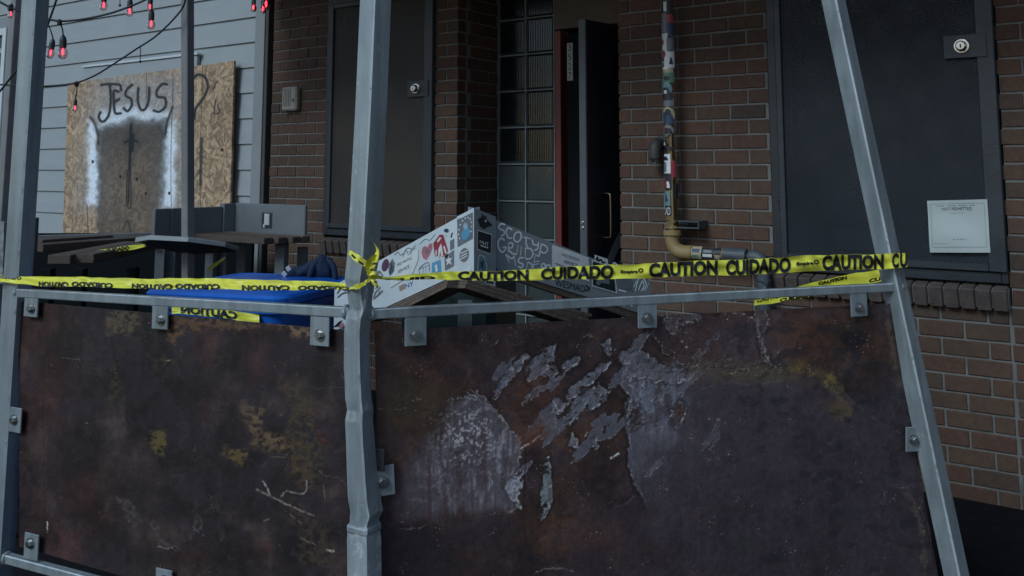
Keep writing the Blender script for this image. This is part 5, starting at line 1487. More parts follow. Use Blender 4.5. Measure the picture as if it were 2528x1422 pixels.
def paint_right(X, Y):
    n1 = fbm(X / 260, Y / 260, 1, 5); n2 = fbm(X / 60, Y / 60, 2, 6); n3 = fbm(X / 14, Y / 14, 3, 5); n4 = fbm(X / 5, Y / 9, 4, 4)
    vs_ = fbm(X / 9, Y / 120, 5, 5)
    base = pc(40, 31, 34) * np.ones((*X.shape, 3))
    base = mixc(base, pc(50, 36, 31), sstep(.42, .62, n1) * .8)
    base = mixc(base, pc(36, 35, 44), sstep(1500, 1800, X + (n1 - .5) * 300) * sstep(860, 1000, Y + (n2 - .5) * 120) * .85)
    base = mixc(base, pc(31, 27, 32), sstep(1180, 1350, Y + (n2 - .5) * 160) * .5)
    base = mixc(base, pc(54, 38, 32), sstep(.55, .72, fbm(X / 120, Y / 120, 8, 5)) * sstep(1950, 1500, X) * .75)
    base = mixc(base, pc(32, 28, 33), sstep(.55, .68, n2) * .6)
    base = mixc(base, pc(50, 50, 60), sstep(.54, .74, fbm(X / 150, Y / 120, 9, 5)) * sstep(1350, 1700, X) * .6)  # soft blue-grey sheen painted into the colour towards the right
    base = base * (.66 + .68 * n3)[..., None] * (.84 + .32 * vs_)[..., None] * (.68 + .64 * sstep(.25, .75, n2))[..., None]
    rg = .62 + .3 * (n3 - .5); rel = (n2 - .5) * .35
    scale_plates(base, rel, X, Y, 201, .07)
    # brown mottled top-left and olive stain
    base = mixc(base, pc(44, 38, 28), sstep(60, -60, sdpoly(*warp(X, Y, 50, 60, 11), [(930, 930), (1130, 960), (1060, 1060), (940, 1060)])) * .7)
    base = mixc(base, pc(26, 20, 26), sstep(14, -6, sdline(*warp(X, Y, 30, 30, 12), [(985, 850), (1040, 870), (1130, 930)]) - 22) * .55)
    def flake(pts, c, a, sc=16, amp=16, soft=1.6, r_=.2, lift=-.5, tex=.8, seed=20):
        px = [p[0] for p in pts]; py = [p[1] for p in pts]; mg = amp + 14
        S = (X > min(px) - mg) & (X < max(px) + mg) & (Y > min(py) - mg) & (Y < max(py) + mg)
        x, y, q3, q4, bs = X[S], Y[S], n3[S], n4[S], base[S]
        wx, wy = warp(x, y, sc, amp, seed)
        wx, wy = warp(wx, wy, 5, 5, seed + 9)
        d = sdpoly(wx, wy, pts)
        er = fbm(x / 7, y / 7, seed + 4, 4)
        d = d + sstep(.60, .72, fbm(x / 15, y / 15, seed + 6, 4)) * 16
        m_ = sstep(soft, -soft, d) * (.55 + .45 * sstep(.3, .6, er))
        cc = np.asarray(c) * (1 - tex / 2 + tex * (.5 * q3 + .5 * q4))[:, None]
        bs = bs * (1 - (m_ * a)[:, None]) + cc * (m_ * a)[:, None]
        rim = sstep(3.2, .8, np.abs(d + 1.0)) * sstep(.42, .62, er)
        bs = mixc(bs, pc(124, 126, 134), rim * a * .6)
        bs = bs * (1 - .4 * (sstep(6, 2, np.abs(d - 4.0)) * a * (d > 0))[:, None])
        base[S] = bs
        rg[S] = rg[S] - r_ * m_ * a
        rel[S] = rel[S] + lift * m_
    BG, LG, PG_ = pc(74, 78, 90), pc(104, 112, 126), pc(66, 64, 74)
    # big pale area with the peak
    mtn = [(1160, 975), (1200, 985), (1245, 1030), (1262, 1060), (1290, 1090), (1294, 1160), (1275, 1200), (1290, 1262), (1150, 1290), (1060, 1308), (975, 1300), (960, 1240), (985, 1160), (1030, 1085), (1080, 1050), (1110, 1000)]
    S = (X > 900) & (X < 1345) & (Y > 930) & (Y < 1380)
    x, y = X[S], Y[S]
    wx, wy = warp(x, y, 30, 30, 31); wx, wy = warp(wx, wy, 8, 8, 32)
    dm = sdpoly(wx, wy, mtn)
    rightness = sstep(-60, 120, (wx - 1130) + (1110 - wy) * .45)
    edge_w = lerp(75, 5, rightness)                            # feathered on the left, broken off sharply on the right
    st = fbm(x / 7, y / 90, 34, 5); sp = fbm(x / 6, y / 6, 35, 5); pt_ = fbm(x / 30, y / 34, 36, 5)
    fade = np.clip(-dm / edge_w, 0, 1) * sstep(1318, 1262, y + (pt_ - .5) * 110 + (sp - .5) * 30)
    q = base[S]
    q = mixc(q, pc(70, 68, 78), np.clip(fade * (.5 + .75 * sstep(.3, .7, st * .35 + pt_ * .65)), 0, .92))
    q = mixc(q, pc(104, 108, 120), np.clip(fade * sstep(.46, .68, st * .4 + pt_ * .35 + sp * .25) * sstep(240, 60, np.hypot(x - 1170, (y - 1110) * .8)) * .85, 0, .85))
    q = mixc(q, pc(134, 140, 150), np.clip(fade * sstep(.55, .68, sp) * sstep(120, 20, np.hypot(x - 1150, (y - 1080) * 1.1)) * .8, 0, .8))
    q = mixc(q, pc(48, 42, 48), np.clip(sstep(.56, .66, pt_) * fade * .75, 0, .8))
    q = mixc(q, pc(118, 122, 132), sstep(3, .8, np.abs(dm + 1)) * rightness * sstep(.4, .6, sp) * .7)
    base[S] = q; rg[S] = rg[S] - .2 * fade; rel[S] = rel[S] - .3 * sstep(6, -6, dm) * rightness + .25 * (sp - .5) * fade
    for x0 in (1062, 1098, 1130, 1205):                         # rust runs down the pale area
        base = mixc(base, pc(50, 36, 38), sstep(9, 2, np.abs(X - x0 - (fbm(Y / 60, Y * 0 + x0, 37, 3) - .5) * 26)) * sstep(1080, 1140, Y) * sstep(1320, 1270, Y) * .55)
    flake([(1272, 1180), (1294, 1165), (1296, 1205), (1283, 1225), (1291, 1262), (1268, 1240), (1250, 1205)], LG, .85, seed=41)
    # central torn region: sharp on its left, thinning out into the sheet on its right
    S = (X > 1480) & (X < 1960) & (Y > 850) & (Y < 1340)
    x, y = X[S], Y[S]
    wx, wy = warp(x, y, 34, 26, 43); wx, wy = warp(wx, wy, 8, 8, 44)
    lb = np.interp(wy, [880, 910, 950, 985, 1040, 1090, 1150, 1200, 1240, 1300], [1552, 1545, 1540, 1556, 1548, 1560, 1556, 1572, 1592, 1640])
    dl = wx - lb
    st = fbm(x / 10, y / 110, 45, 5); sp = fbm(x / 6, y / 6, 46, 5); pt_ = fbm(x / 44, y / 60, 47, 5)
    on_ = sstep(-1.5, 1.5, dl) * sstep(885, 925, wy) * sstep(1290, 1130, wy)
    fall = np.exp(-np.clip(dl, 0, None) / (110 + 170 * pt_))
    q = base[S]
    q = mixc(q, pc(60, 60, 70), np.clip(on_ * (fall * 1.15) * (.6 + .5 * sstep(.3, .65, st * .5 + pt_ * .5)), 0, .9))
    q = mixc(q, pc(92, 98, 114), np.clip(on_ * sstep(.46, .66, st * .4 + pt_ * .4 + sp * .2) * np.exp(-((dl - 65) / 60) ** 2) * sstep(1150, 960, y) * .95, 0, .9))
    q = mixc(q, pc(120, 126, 138), np.clip(on_ * sstep(.60, .72, sp) * np.exp(-((dl - 30) / 50) ** 2) * sstep(1060, 940, y) * .6, 0, .7))
    q = mixc(q, pc(108, 110, 120), sstep(3.2, .8, np.abs(dl - 1)) * sstep(885, 925, wy) * sstep(1260, 1180, wy) * sstep(.36, .55, sp) * .8)
    q = q * (1 - .5 * (sstep(8, 2, np.abs(dl + 5)) * (dl < 0) * sstep(885, 925, wy) * sstep(1260, 1180, wy))[:, None])
    base[S] = q; rg[S] = rg[S] - .18 * on_ * fall; rel[S] = rel[S] - .35 * on_ * fall
    wx, wy = warp(X, Y, 30, 34, 31)
    flake([(1525, 880), (1560, 860), (1605, 875), (1650, 915), (1700, 905), (1715, 940), (1640, 945), (1570, 935), (1545, 910)], pc(72, 74, 84), .8, sc=14, amp=26, seed=46)
    for pts in ([(1224, 992), (1236, 950), (1262, 915), (1300, 872), (1312, 880), (1280, 925), (1245, 965)], [(1306, 950), (1318, 905), (1345, 860), (1378, 850), (1372, 890), (1340, 930)],
                [(1366, 1018), (1372, 985), (1420, 955), (1500, 892), (1512, 900), (1470, 945), (1420, 985), (1385, 1025)], [(1405, 1055), (1412, 1010), (1440, 975), (1490, 950), (1512, 970), (1480, 1005), (1430, 1030)],
                [(1408, 1105), (1418, 1072), (1428, 1085), (1432, 1112)], [(1458, 1082), (1474, 1080), (1484, 1110), (1474, 1118)], [(1340, 905), (1372, 902), (1384, 930), (1356, 955), (1346, 945)], [(1490, 850), (1510, 838), (1520, 868), (1505, 885)],
                [(1390, 905), (1425, 880), (1440, 890), (1400, 925)]):
        flake(pts, BG, .9, sc=12, amp=20, seed=int(pts[0][0]))
    flake([(1335, 1296), (1340, 1220), (1352, 1135), (1360, 1130), (1366, 1190), (1368, 1240), (1350, 1275)], pc(80, 92, 100), .95, sc=20, amp=8, seed=61)
    S = (X > 1180) & (X < 1780) & (Y > 810) & (Y < 1180)
    x, y = X[S], Y[S]
    kx, ky = warp(x, y, 9, 10, 55)
    u, v = kx * .66 - ky * .75, kx * .75 + ky * .66
    f = fbm(u / 105, v / 26, 56, 5) - .605 + .03 * sstep(160, 0, np.hypot(x - 1590, y - 910)) - .12 * sstep(110, 230, np.hypot((x - 1450) * .8, y - 940))
    m_ = sstep(-.004, .006, f); er = fbm(x / 6, y / 6, 57, 4)
    q = mixc(base[S], pc(70, 74, 86), m_ * (.40 + .5 * er))
    q = mixc(q, pc(122, 126, 134), sstep(.010, .002, np.abs(f)) * sstep(.42, .6, er) * .65)
    base[S] = q; rel[S] = rel[S] - .12 * m_
    # smooth brown plate and broken edge at top
    flake([(1600, 800), (1660, 775), (1760, 770), (1830, 770), (1880, 790), (1890, 850), (1908, 905), (1800, 912), (1700, 905), (1640, 870)], pc(50, 40, 44), .75, sc=24, amp=24, tex=.5, r_=.12, lift=.35, seed=63)
    flake([(1870, 770), (1892, 760), (1905, 790), (1885, 830), (1905, 895), (1895, 905), (1876, 850)], pc(66, 62, 66), .7, sc=12, amp=16, seed=65)
    flake([(1640, 790), (1680, 775), (1720, 772), (1740, 790), (1690, 800), (1672, 830), (1650, 815)], pc(70, 66, 72), .65, sc=10, amp=22, seed=66)
    flake([(1560, 985), (1590, 1010), (1588, 1050), (1560, 1070), (1552, 1030)], pc(38, 30, 30), .95, sc=12, amp=18, lift=.4, seed=68)
    flake([(1655, 1000), (1690, 995), (1700, 1012), (1680, 1060), (1665, 1040)], pc(50, 40, 38), .8, sc=12, amp=18, seed=69)
    # yellow and orange stains on the right
    yl = sstep(50, -10, sdline(*warp(X, Y, 26, 44, 71), [(1720, 915), (1850, 925), (1990, 918), (2060, 960), (2080, 1010)]) - 4) * (.25 + 1.0 * n3)
    base = mixc(base, pc(74, 66, 34), np.clip(yl * sstep(1750, 2000, X) * .85 * sstep(.36, .58, n2), 0, .75)); base = mixc(base, pc(66, 58, 48), np.clip(yl * sstep(1950, 1750, X) * .6, 0, .6))
    base = mixc(base, pc(92, 84, 48), np.clip(sstep(26, 0, sdline(*warp(X, Y, 14, 40, 73), [(2050, 930), (2080, 985), (2095, 1020)])) * (n4 * 1.5 - .3), 0, .8))
    base = mixc(base, pc(60, 40, 32), sstep(70, -20, np.hypot(wx - 1970, (wy - 825) * 1.1) - 40) * .65 * (.5 + n3))
    base = mixc(base, pc(18, 16, 22), sstep(5, -5, sdpoly(*warp(X, Y, 14, 20, 75), [(2080, 825), (2110, 812), (2145, 820), (2140, 850), (2115, 868), (2085, 850)])) * .85)
    base = mixc(base, pc(24, 36, 36), sstep(24, -8, np.hypot(wx - 1855, wy - 1342) - 16) * .6); base = mixc(base, pc(24, 36, 36), sstep(30, -8, np.hypot(wx - 2110, wy - 1265) - 18) * .5)
    base = mixc(base, pc(66, 58, 50), np.clip(sstep(9, 2, sdline(*warp(X, Y, 10, 14, 76), [(2195, 790), (2205, 850), (2225, 950)])) * n4 * 1.2, 0, .7)); base = mixc(base, pc(74, 68, 56), np.clip(sstep(9, 2, sdline(*warp(X, Y, 12, 26, 77), [(2245, 1210), (2270, 1270), (2285, 1330), (2290, 1420)])) * (n4 * 1.6 - .2), 0, .7))
    # a later, smoother sheet laid over the lower middle: curved edge
    dsh = sdpoly(*warp(X, Y, 60, 26, 78), [(1560, 1232), (1640, 1210), (1720, 960), (2010, 930), (2260, 1100), (2330, 1500), (1380, 1500), (1420, 1330), (1500, 1270)])
    base = mixc(base, pc(44, 38, 46), sstep(4, -4, dsh) * .45); base = mixc(base, pc(70, 68, 76), sstep(3, .6, np.abs(dsh)) * .35 * sstep(.4, .6, n3) * sstep(1500, 1250, Y))
    base = mixc(base, pc(27, 23, 28), sstep(30, -20, sdpoly(*warp(X, Y, 40, 40, 70), [(930, 1325), (1130, 1315), (1290, 1270), (1330, 1430), (1340, 1700), (930, 1700)])) * .6)
    base = mixc(base, pc(128, 112, 70), sstep(.70, .78, fbm(X / 4, Y / 4, 72, 3)) * sstep(16, 4, np.abs(Y - 915 - (n2 - .5) * 30)) * sstep(1740, 1800, X) * sstep(2060, 2000, X) * .8)
    # dark smears low on the right
    base = mixc(base, pc(24, 24, 30), sstep(.58, .70, fbm(X / 46, Y / 30, 79, 6)) * sstep(1750, 1850, X) * .6)
    # rusty seams, white nicks
    for pts, r_, c_, a_ in (([(1292, 1112), (1312, 1100), (1338, 1080)], 2.4, pc(170, 172, 176), .95), ([(1512, 1134), (1530, 1122)], 2.6, pc(150, 152, 158), .9), ([(1150, 982), (1182, 990)], 1.4, pc(120, 122, 128), .8), ([(1158, 972), (1185, 984)], 1.2, pc(120, 122, 128), .8), ([(1164, 966), (1182, 976)], 1.0, pc(110, 112, 120), .8),
                           ([(1300, 880), (1270, 905)], 1.2, pc(112, 112, 120), .7), ([(1225, 990), (1240, 972)], 1.4, pc(118, 118, 124), .7), ([(1370, 990), (1378, 1006), (1386, 1020)], 1.5, pc(128, 134, 142), .8), ([(1562, 885), (1600, 930), (1548, 1000), (1560, 1090), (1568, 1180), (1590, 1225)], 1.2, pc(84, 88, 98), .55),
                           ([(1880, 790), (1876, 820), (1892, 870), (1908, 902)], 1.5, pc(104, 96, 98), .7), ([(1180, 985), (1232, 1020), (1262, 1060)], 1.3, pc(104, 106, 112), .6), ([(930, 1010), (990, 1014)], 1.0, pc(90, 86, 84), .6), ([(990, 1310), (1040, 1308), (1056, 1296)], 1.2, pc(84, 84, 92), .55), ([(1325, 1417), (1345, 1408), (1395, 1406), (1418, 1415)], 2.0, pc(84, 80, 86), .8)):
        nick(base, X, Y, n4, pts, r_, c_, a_, 8, 9, 81)
    # orange rust inside the torn zone
    base = mixc(base, pc(66, 42, 34), np.clip(sstep(30, -10, sdpoly(*warp(X, Y, 20, 40, 83), [(1290, 1090), (1340, 1050), (1345, 1075), (1300, 1105)])) * .8 + sstep(110, 10, np.hypot(X - 1330, Y - 960)) * .35 * n3, 0, .8))
    base = mixc(base, pc(54, 38, 34), np.clip(sstep(80, 10, np.hypot(X - 1450, Y - 1330)) * .5 * n2 * 1.5, 0, .6))
    # crack down the middle
    base = mixc(base, pc(16, 14, 18), sstep(3, .8, sdline(*warp(X, Y, 20, 16, 85), [(1300, 1110), (1300, 1200), (1292, 1280), (1320, 1400)])) * .5)
    # flecks
    base = mixc(base, pc(110, 106, 100), sstep(.86, .93, vnoise(X / 3.4, Y / 3.4, 91)) * sstep(.60, .74, fbm(X / 40, Y / 40, 92, 4)) * .75)
    return base, np.clip(rg, 0, 1), rel

def paint_left(X, Y):
    n1 = fbm(X / 240, Y / 260, 101, 5); n2 = fbm(X / 56, Y / 60, 102, 6); n3 = fbm(X / 13, Y / 14, 103, 5); n4 = fbm(X / 5, Y / 6, 104, 4); vs_ = fbm(X / 12, Y / 150, 105, 5)
    base = pc(36, 31, 36) * np.ones((*X.shape, 3))
    base = mixc(base, pc(60, 44, 42), sstep(260, 60, X + (n1 - .5) * 160) * sstep(1150, 800, Y) * .8)
    base = mixc(base, pc(58, 36, 34), np.clip(sstep(90, 10, np.abs(X - 95 - (n1 - .5) * 60)) * .45 + sstep(120, 20, np.hypot((X - 225) / .9, (Y - 1235) / 1.1)) * .8 + sstep(90, 10, np.hypot(X - 460, (Y - 1390) * 1.2)) * .5, 0, .85) * (.4 + .9 * n2))
    base = mixc(base, pc(44, 41, 44), sstep(.45, .65, n1) * sstep(1050, 800, Y) * .7)
    base = mixc(base, pc(27, 26, 34), sstep(.50, .66, n2) * .7)
    base = mixc(base, pc(52, 46, 46), sstep(.56, .72, fbm(X / 90, Y / 110, 106, 5)) * .7)
    base = mixc(base, pc(56, 37, 36), sstep(.58, .74, fbm(X / 130, Y / 170, 107, 5)) * .6)
    base = base * (.66 + .68 * n3)[..., None] * (.80 + .4 * vs_)[..., None] * (.55 + .9 * sstep(.25, .75, n2))[..., None]
    rg = .62 + .3 * (n3 - .5); rel = (n2 - .5) * .35
    scale_plates(base, rel, X, Y, 301, .09)
    OL = pc(70, 62, 46); YL = pc(80, 74, 44)
    def stain(pts, c, a, sc=22, amp=36, soft=10, seed=0, tex=1.1):
        px = [p[0] for p in pts]; py = [p[1] for p in pts]; mg = amp + soft + 4
        S = (X > min(px) - mg) & (X < max(px) + mg) & (Y > min(py) - mg) & (Y < max(py) + mg)
        x, y = X[S], Y[S]
        wx, wy = warp(x, y, sc, amp, seed); wx, wy = warp(wx, wy, 7, 9, seed + 9)
        d = sdpoly(wx, wy, pts)
        er = fbm(x / 9, y / 9, seed + 4, 5)
        m_ = np.clip(sstep(soft, -soft, d) * a * sstep(.34, .62, er * .6 + (.45 * n3 + .55 * n4)[S] * .4) * tex, 0, .95)
        base[S] = mixc(base[S], c, m_); rel[S] = rel[S] + .3 * m_
    stain([(255, 775), (330, 770), (338, 800), (310, 830), (262, 825)], pc(74, 70, 58), 1.2, seed=111)
    stain([(410, 785), (560, 790), (640, 800), (560, 815), (450, 815), (430, 850), (408, 840)], pc(82, 68, 52), 1.2, seed=112)
    stain([(660, 800), (760, 815), (768, 840), (735, 838), (700, 815)], pc(100, 86, 70), 1.2, seed=113)
    stain([(360, 1062), (402, 1060), (404, 1120), (376, 1130)], YL, 1.0, seed=114, soft=8)
    stain([(592, 1000), (640, 1010), (650, 1070), (700, 1080), (720, 1105), (660, 1120), (610, 1100)], pc(86, 76, 58), 1.0, seed=115)
    stain([(545, 1115), (600, 1110), (615, 1130), (575, 1150)], YL, .9, seed=116)
    stain([(690, 950), (740, 960), (790, 1100), (780, 1210), (720, 1190), (700, 1100), (730, 1030)], pc(62, 56, 40), .85, sc=30, amp=60, soft=20, seed=117)
    stain([(265, 860), (285, 880), (300, 1000), (270, 1010)], pc(52, 50, 38), .8, soft=14, seed=118)
    stain([(360, 880), (440, 885), (430, 915), (370, 915)], pc(52, 50, 40), .7, soft=12, seed=119)
    stain([(700, 1230), (800, 1290), (840, 1400), (740, 1400), (730, 1320)], pc(56, 50, 40), .7, sc=20, amp=60, soft=14, seed=120)
    stain([(280, 1230), (320, 1240), (350, 1290), (330, 1315), (300, 1275)], pc(66, 66, 68), 1.0, soft=3, seed=121, tex=.7)
    stain([(375, 1275), (395, 1340), (440, 1345), (470, 1290), (480, 1250), (500, 1310), (450, 1330), (430, 1362), (378, 1358), (370, 1310)], pc(68, 66, 68), 1.0, soft=3, seed=122, tex=.7)
    stain([(465, 1105), (480, 1100), (490, 1140), (470, 1150)], pc(56, 54, 54), .9, soft=3, seed=123)
    stain([(775, 1055), (800, 1060), (815, 1090), (800, 1100)], pc(66, 34, 30), .8, soft=8, seed=124)
    base = mixc(base, pc(18, 17, 24), sstep(3, .8, sdline(*warp(X, Y, 16, 18, 130), [(265, 835), (278, 880), (300, 950), (310, 1060)])) * .7)
    for pts, r_, c_, a_ in (([(630, 1210), (660, 1225), (700, 1245), (770, 1276)], 2.6, pc(112, 112, 116), .85), ([(645, 1190), (655, 1205), (662, 1222)], 2.4, pc(140, 140, 140), .85), ([(690, 1228), (702, 1215), (745, 1222), (752, 1212), (754, 1188)], 2.2, pc(122, 122, 126), .85), ([(648, 1288), (662, 1283)], 1.5, pc(110, 108, 108), .8), ([(740, 1330), (780, 1350)], 1.4, pc(100, 100, 104), .8), ([(803, 1360), (820, 1364)], 3, pc(150, 150, 154), .9),
                           ([(785, 1165), (800, 1178), (830, 1180), (858, 1205)], 1.2, pc(88, 88, 92), .7), ([(795, 1200), (798, 1240)], 1.6, pc(104, 100, 98), .7), ([(145, 885), (190, 889)], 1.2, pc(92, 84, 80), .7), ([(108, 885), (106, 1010), (108, 1160), (109, 1270)], .9, pc(74, 66, 64), .6), ([(109, 1292), (109, 1316)], 1.8, pc(170, 166, 164), .95), ([(715, 1098), (718, 1108), (700, 1130), (665, 1130)], 1.5, pc(84, 78, 70), .8), ([(402, 892), (415, 890)], 1.6, pc(120, 116, 110), .7),
                           ([(765, 955), (775, 963), (800, 960), (850, 957)], 1.0, pc(80, 78, 78), .6), ([(385, 1350), (405, 1356), (418, 1354), (430, 1362)], 1.6, pc(116, 112, 110), .8), ([(470, 1303), (488, 1318)], 1.3, pc(90, 88, 90), .7), ([(712, 1270), (738, 1293)], 1.8, pc(104, 102, 98), .7), ([(820, 1120), (845, 1108)], .9, pc(70, 70, 74), .6)):
        nick(base, X, Y, n4, pts, r_, c_, a_, 8, 5, 131)
    base = mixc(base, pc(104, 96, 84), sstep(.88, .95, vnoise(X / 3.4, Y / 3.4, 141)) * sstep(.62, .74, fbm(X / 30, Y / 30, 142, 4)) * .7)
    return base * np.array([.53, .48, .48]), np.clip(rg, 0, 1), rel  # same rust as the right sheet, toned down to offset stronger light here

dentR = lambda X, Y: (-.010 + .012 * (fbm(X / 420, Y / 420, 151, 3) - .5) - .012 * np.exp(-((X - 1250) / 160) ** 2 - ((Y - 1120) / 160) ** 2))
dentL = lambda X, Y: (-.010 + .010 * (fbm(X / 420, Y / 420, 152, 3) - .5))
panel('rusted_panel', PRr, frn, [(946, 1760), (2340, 1520), (2206, 750), (928, 820)], 880, 620, paint_right, 'large rusted steel panel with pale flaking patches in the right fence bay', dentR)
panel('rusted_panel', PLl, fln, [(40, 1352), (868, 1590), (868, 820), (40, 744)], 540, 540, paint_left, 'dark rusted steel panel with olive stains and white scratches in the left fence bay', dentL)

# ------------------------------------------------------------------ caution tape
TY = bpy.data.materials.new('yellow_tape'); TY.use_nodes = True
b_ = TY.node_tree.nodes['Principled BSDF']
tN = TY.node_tree.nodes; tL = TY.node_tree.links
nn_ = tN.new('ShaderNodeTexNoise'); nn_.inputs['Scale'].default_value = 30
rr_ = tN.new('ShaderNodeValToRGB'); rr_.color_ramp.elements[0].color = (.78, .73, .04, 1); rr_.color_ramp.elements[1].color = (.90, .85, .12, 1); tL.new(nn_.outputs['Fac'], rr_.inputs[0]); tL.new(rr_.outputs[0], b_.inputs['Base Color'])
b_.inputs['Roughness'].default_value = .28
b_.inputs['Subsurface Weight'].default_value = 0.0
trl = tN.new('ShaderNodeBsdfTranslucent'); tL.new(rr_.outputs[0], trl.inputs[0]); ads = tN.new('ShaderNodeMixShader'); ads.inputs[0].default_value = .08; tL.new(b_.outputs[0], ads.inputs[1]); tL.new(trl.outputs[0], ads.inputs[2]); tL.new(ads.outputs[0], tN['Material Output'].inputs[0])
bp_ = tN.new('ShaderNodeBump'); bp_.inputs['Strength'].default_value = .25; bp_.inputs['Distance'].default_value = .004; tL.new(nn_.outputs['Fac'], bp_.inputs['Height']); tL.new(bp_.outputs[0], b_.inputs['Normal'])
TK = mat('tape_black_ink', (.012, .012, .014), .4)
TWD = .052
class Tape:
    """ribbon given by its upper and lower edge in the photo and a depth along it; its real width is kept by turning it"""
    def __init__(self, rows, lean=1.0):
        self.x = [r[0] for r in rows]; self.rows = rows; self.lean = lean
    def pt(self, x, v, off=0.0):
        yt = np.interp(x, self.x, [r[1] for r in self.rows]); yb = np.interp(x, self.x, [r[2] for r in self.rows]); k = np.interp(x, self.x, [r[3] for r in self.rows])
        h = (yb - yt) * k / F
        dep = math.sqrt(max(0, TWD ** 2 - h ** 2)) if len(self.rows[0]) < 5 else 0
        kk = k + self.lean * dep * (v - .5) - off
        wob = .9 * math.sin(x / 47.0) + .6 * math.sin(x / 19.0 + v) + 1.1 * (v - .5) * math.sin(x / 11.0 + 2 * math.sin(x / 37))
        kk += .0035 * math.sin(x / 8.3 + 3 * v + 2 * math.sin(x / 29)) + .004 * math.sin(x / 21 - 5 * v) + .0035 * math.sin(9 * v + x / 60)
        return at(x, lerp(yb, yt, v) + wob, kk)
    def mesh(self, parent, name='ribbon', n=420, nv=9):
        V = []; Fs = []
        xs = np.linspace(self.x[0], self.x[-1], n)
        for x in xs:
            for j in range(nv): V.append(self.pt(x, j / (nv - 1)))
        for i in range(n - 1):
            for j in range(nv - 1): q = i * nv + j; Fs.append((q, q + nv, q + nv + 1, q + 1))
        return add(name, V, Fs, TY, parent, smooth=True)
    def word(self, parent, s, x0, x1, v0=.08, v1=.92, flip=False, mirror=False, off=.0045):
        tv, tf = text_mesh(s, .05)
        V = []
        for (u, v) in tv:
            if flip: v = 1 - v
            if mirror: u = 1 - u
            V.append(self.pt(lerp(x0, x1, u), lerp(v0, v1, v), off))
        add('lettering', V, tf, TK, parent)
tr_ = Tape([(945, 683, 690, 2.43), (1000, 679, 691, 2.46), (1080, 672, 691, 2.50), (1180, 670, 693, 2.55), (1300, 665, 692, 2.60), (1450, 656, 690, 2.67), (1600, 650, 686, 2.74), (1750, 643, 681, 2.81), (1900, 637, 676, 2.88), (2050, 629, 668, 2.95), (2150, 627, 664, 3.0), (2240, 625, 661, 3.04)])
root = thing('caution_tape', tr_.pt(945, .5), 'yellow caution tape stretched from the middle post to the right post', 'caution tape')
o = tr_.mesh(root)
for s, a_, b2 in (('CAUTION', 1130, 1305), ('CUIDADO', 1335, 1515), ('CAUTION', 1602, 1772), ('CUIDADO', 1792, 1952), ('CAUTION', 2030, 2182), ('C', 2202, 2219), ('U', 2222, 2240), ('CUID', 950, 1075)):
    tr_.word(o, s, a_, b2, 0.0 if s != 'CUID' else -.0, 1.0 if s != 'CUID' else .5)
for a_ in (1532, 1966): tr_.word(o, 'Empire', a_, a_ + 42, .34, .62); tr_.word(o, 'O', a_ + 43, a_ + 56, .42, .72)
tl_ = Tape([(-30, 679, 695, 3.06), (20, 680, 697, 3.03), (60, 682, 701, 3.00), (95, 682, 706, 2.98), (170, 684, 708, 2.93), (300, 687, 711, 2.85), (450, 687, 714, 2.76), (600, 689, 716, 2.65), (750, 693, 716, 2.54), (860, 700, 715, 2.47), (880, 702, 713, 2.43)], 1.0)
root = thing('caution_tape', tl_.pt(0, .5), 'yellow caution tape with upside-down lettering stretched across the left fence bay', 'caution tape')
o = tl_.mesh(root)
for s, a_, b2 in (('CUIDADO', 176, 278), ('CAUTION', 95, 168), ('CAUTION', 325, 425), ('CUIDADO', 432, 542), ('CAUTION', 597, 715), ('CUIDADO', 735, 862), ('CUIDADO', 0, 52)):
    tl_.word(o, s, a_, b2, -.02 if a_ else .55, .5 if a_ else 1.0, flip=True, mirror=True)
# the turn round the middle post and the knot
def strip(pts, wds, name, parent, nrm=None, twist=None):
    P3 = catmull(pts, 6); n = len(P3); V = []; Fs = []
    for i, p in enumerate(P3):
        t = P3[min(i + 1, n - 1)] - P3[max(i - 1, 0)]; t = t / np.linalg.norm(t)
        s = np.cross(t, (CAM - p) / np.linalg.norm(CAM - p)); s /= np.linalg.norm(s)
        f_ = np.cross(s, t)
        w_ = np.interp(i / (n - 1), np.linspace(0, 1, len(wds)), wds)
        tw = (twist or 0) * i / (n - 1)
        sd = s * math.cos(tw) + f_ * math.sin(tw)
        for j in range(4):
            V.append(p + sd * w_ * (j / 3 - .5) + f_ * .003 * math.sin(i * 1.7 + j * 2.1))
    for i in range(n - 1):
        for j in range(3): q = i * 4 + j; Fs.append((q, q + 4, q + 5, q + 1))
    return add(name, V, Fs, TY, parent, smooth=True)
kn = 2.36
root = thing('tape_knot', at(912, 690, kn), 'crumpled yellow tape knot with loose ends tied round the middle post', 'caution tape')
strip([at(862, 622, 2.40), at(880, 636, kn), at(900, 650, kn), at(915, 655, kn), at(922, 668, kn)], [.010, .018, .016, .012, .010], 'loop', root, twist=.5)
strip([at(876, 709, 2.40), at(892, 704, kn), at(910, 692, kn), at(925, 684, kn), at(946, 686, 2.41)], [.016, .010, .008, .010, .008], 'loop', root)
strip([at(918, 690, kn), at(912, 670, kn - .01), at(926, 640, kn - .02), at(932, 618, kn - .02), at(920, 596, kn - .015), at(918, 590, kn)], [.010, .014, .022, .018, .008, .003], 'loose_end', root, twist=2.0)
strip([at(922, 680, kn), at(908, 662, kn - .01), at(912, 645, kn - .02), at(925, 630, kn - .02), at(934, 640, kn - .015)], [.010, .014, .016, .012, .008], 'loose_end', root, twist=-1.6)
strip([at(918, 684, kn), at(926, 700, kn - .01), at(932, 708, kn - .01), at(926, 714, kn)], [.012, .013, .010, .006], 'loose_end', root, twist=1.5)
strip([at(914, 672, kn - .012), at(924, 678, kn - .02), at(916, 690, kn - .014)], [.014, .016, .012], 'knot_body', root, twist=1.0)
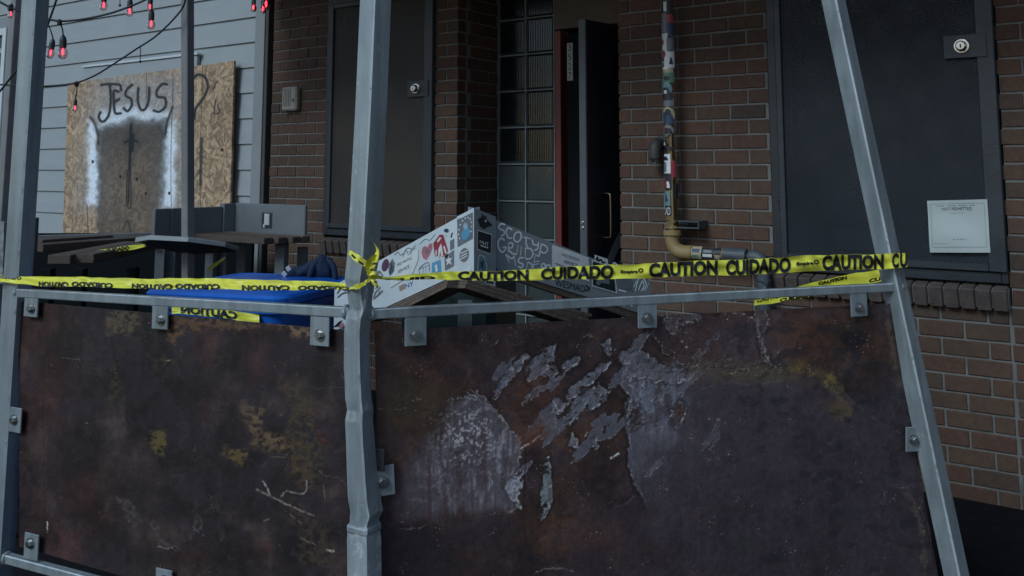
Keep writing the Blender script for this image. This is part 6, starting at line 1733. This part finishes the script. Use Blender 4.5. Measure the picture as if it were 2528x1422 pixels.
for ln in ([(868, 629), (878, 638)], [(885, 645), (898, 654)], [(920, 652), (930, 650)], [(914, 668), (922, 664)], [(924, 695), (931, 697)]):
    V, Fs = ribbon_stroke([at(x, y, kn - .028) for x, y in ln], (CAM - at(900, 660, kn)) / kn, .009); add('lettering', V, Fs, TK, root)
# second tape drooping from the right post
t2 = Tape([(1862, 742, 754, 4.3), (1900, 727, 750, 4.1), (1960, 712, 741, 3.9), (2030, 692, 728, 3.65), (2100, 676, 712, 3.45), (2160, 666, 697, 3.25), (2215, 660, 682, 3.12)])
root = thing('caution_tape', t2.pt(2215, .5), 'second caution tape drooping folded behind the right end of the fence', 'caution tape')
o = t2.mesh(root, n=120)
t2b = Tape([(1880, 738, 745, 4.28), (1960, 722, 731, 3.95), (2040, 700, 712, 3.68), (2120, 684, 694, 3.42), (2205, 668, 676, 3.2)])
t2b.mesh(root, name='fold', n=80)
for s, a_, b2, v0, v1 in (('CAUTION', 1868, 1935, .45, .95), ('CUIDADO', 1925, 2010, .0, .35), ('CAUTION', 2020, 2090, .72, .95), ('CUID', 2145, 2195, .1, .4)): t2.word(o, s, a_, b2, v0, v1)
# tape over the blue bin and two scraps at the back
t3 = Tape([(424, 754, 774, 3.30), (470, 756, 777, 3.29), (520, 760, 782, 3.28), (560, 765, 788, 3.27), (640, 776, 800, 3.26)])
root = thing('caution_tape', t3.pt(430, .5), 'caution tape with mirrored CAUTION hanging against the blue bin below the rail', 'caution tape')
o = t3.mesh(root, n=40); t3.word(o, 'CAUTION', 446, 585, .06, .95, mirror=True)
t4 = Tape([(180, 626, 631, 4.7), (260, 615, 624, 4.8), (330, 605, 616, 4.9), (362, 600, 608, 4.95)])
root = thing('caution_tape', t4.pt(180, .5), 'narrow yellow tape scrap crossing the dark gap under the plank table', 'caution tape')
o = t4.mesh(root, n=40); t4.word(o, 'CAUTION', 200, 255, .0, 1.0); t4.word(o, 'CUIDADO', 262, 318, .0, 1.0)
t5 = Tape([(512, 664, 672, 5.0), (528, 652, 662, 5.05), (545, 640, 650, 5.1), (556, 634, 642, 5.1)])
root = thing('caution_tape', t5.pt(512, .5), 'short yellow tape end slanting beside the booth leg above the blue bin', 'caution tape')
t5.mesh(root, n=14)
